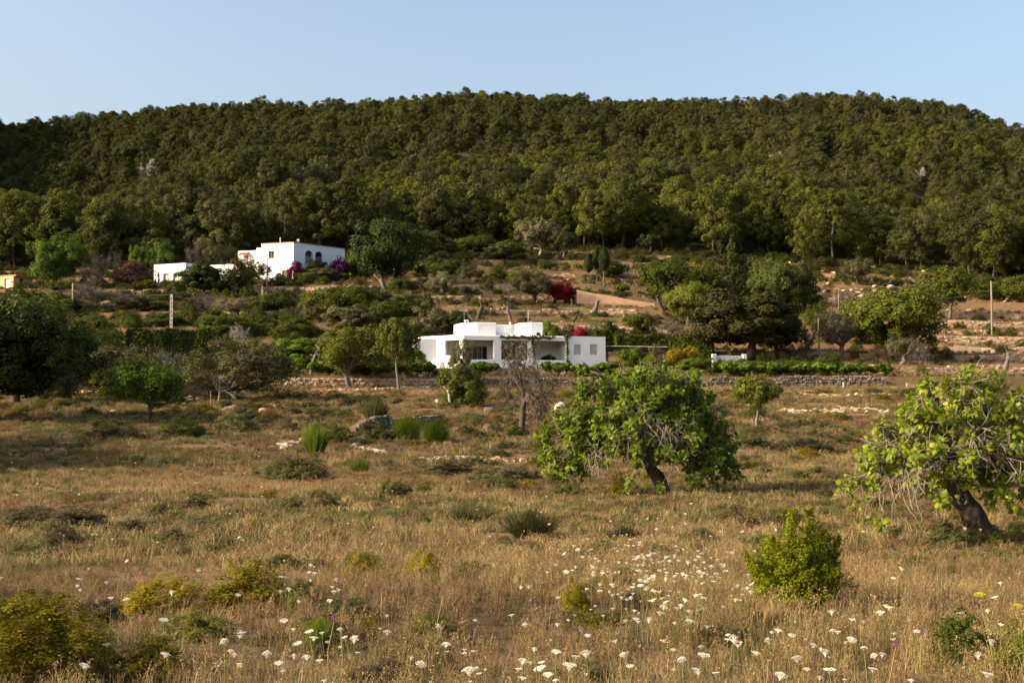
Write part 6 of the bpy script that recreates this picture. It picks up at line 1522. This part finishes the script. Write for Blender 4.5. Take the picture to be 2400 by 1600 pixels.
for q_, (px, py, sz) in enumerate(sorted(((628, 1545, .115), (697, 1517, .10), (826, 1514, .11), (908, 1492, .10), (1270, 1580, .12), (1340, 1575, .13), (1375, 1545, .11), (1540, 1245, .12), (1345, 1283, .10), (1327, 1303, .10), (1387, 1332, .10), (1325, 1348, .10), (1596, 1562, .11), (1645, 1548, .12), (1723, 1512, .12), (1800, 1515, .1), (1868, 1557, .11), (1938, 1542, .10), (1950, 1585, .11), (2063, 1447, .11),
                   (2000, 1512, .1), (1821, 1600, .11), (2318, 1596, .11), (385, 1466, .10), (95, 1437, .08), (252, 1518, .085), (560, 1496, .10), (528, 1520, .10), (195, 1573, .10), (376, 1548, .10), (1940, 1444, .12), (1555, 1432, .11), (1548, 1445, .10), (1030, 1473, .07), (1098, 1594, .12), (1225, 1565, .09), (975, 1574, .10), (2290, 1550, .1), (2252, 1450, .09)))):
    flower(px, py, 'large white umbel in the foreground, %s from the left among the large ones' % ('1st 2nd 3rd'.split() + ['%dth' % k for k in range(4, 21)] + ['21st', '22nd', '23rd'] + ['%dth' % k for k in range(24, 31)] + ['31st', '32nd', '33rd'] + ['%dth' % k for k in range(34, 41)])[q_], 'large white umbels in the foreground', 'w', sz * .8)
for nme, (x0, x1, y0, y1), n, lab in (('patch', (1310, 1740, 1235, 1440), 92, 'white umbel flower in the dense patch left of the juniper'), ('bottom', (560, 2100, 1450, 1600), 34, 'smaller white umbel flower along the bottom of the picture'), ('right', (1900, 2400, 1330, 1600), 16, 'white umbel flower in the grass right of the juniper'),
                                     ('left', (0, 620, 1050, 1180), 40, 'tiny white flower in the far grass on the left'), ('mid', (820, 935, 1118, 1165), 13, 'white flower in the small cluster below the field wall'), ('gold', (0, 700, 1200, 1420), 22, 'white flower scattered in the golden grass on the left'), ('spurge', (660, 800, 1300, 1420), 16, 'white flower between the two groups of spurge bushes'), ('fig', (1100, 2300, 1150, 1260), 22, 'tiny white flower in the grass below the fig trees')):
    for q in range(n):
        px, py = (frng.normal((x0 + x1) / 2, (x1 - x0) / 4.2), frng.normal((y0 + y1) / 2, (y1 - y0) / 4.0)) if nme == 'patch' else (frng.uniform(x0, x1), frng.uniform(y0, y1))
        flower(px, py, lab, 'flowers: ' + nme, 'w', None if nme not in ('left', 'fig') else frng.uniform(.05, .1))
for px, py in ((807, 1410), (905, 1387), (925, 1394), (961, 1378), (1027, 1400), (771, 1462), (768, 1535), (1962, 1408), (2175, 1497), (2090, 1524), (1815, 1395)): flower(px, py, 'round dusky purple flower head on a thin stalk', 'purple flower heads', 'p', .06, .5)
for q in range(26): flower(frng.uniform(1300, 2150), frng.uniform(1270, 1560), 'brown closed seed head of a wild carrot', 'brown seed heads', 's', .06)
FM = []
for k in range(3):
    q = Geo(); h_ = 1.; rg = np.random.default_rng(k); q.tube([(0, 0, -.1), (.06, 0, 2.4), (0, 0, 4.6)], [.05, .045, .035], 4)
    um = UMB[k]; V = np.zeros(len(um.vertices) * 3); um.vertices.foreach_get('co', V); V = V.reshape(-1, 3) + (0, 0, 5.)
    me = um.copy(); me.vertices.foreach_set('co', V.ravel()); FM.append(me); FM.append(q.mesh('stem', M['stem']))
P = []; 
for q in range(170): P.append(hit(frng.normal(1540, 120), frng.normal(1385, 60)))
for q in range(70): P.append(hit(frng.uniform(500, 2150), frng.uniform(1500, 1680)))
for q in range(60): P.append(hit(frng.uniform(0, 1300), frng.uniform(1090, 1330)))
P = np.array(P); n = len(P); sc_ = frng.uniform(.035, .066, n); rt = np.c_[frng.normal(size=(n, 2)) * .14, frng.uniform(0, 6, n)]; ix = frng.integers(0, 3, n) * 2
scatter('flower_drift', 'drift of small white umbel flowers in the grass', np.r_[P, P], np.r_[rt, rt], np.r_[sc_, sc_], np.r_[ix, ix + 1], FM)
flower(2332, 1415, 'yellow fennel umbel on a tall thin stem at the lower right', None, 'f', .09, .62); flower(2395, 1440, 'yellow fennel umbel at the right edge', None, 'f', .08, .6)
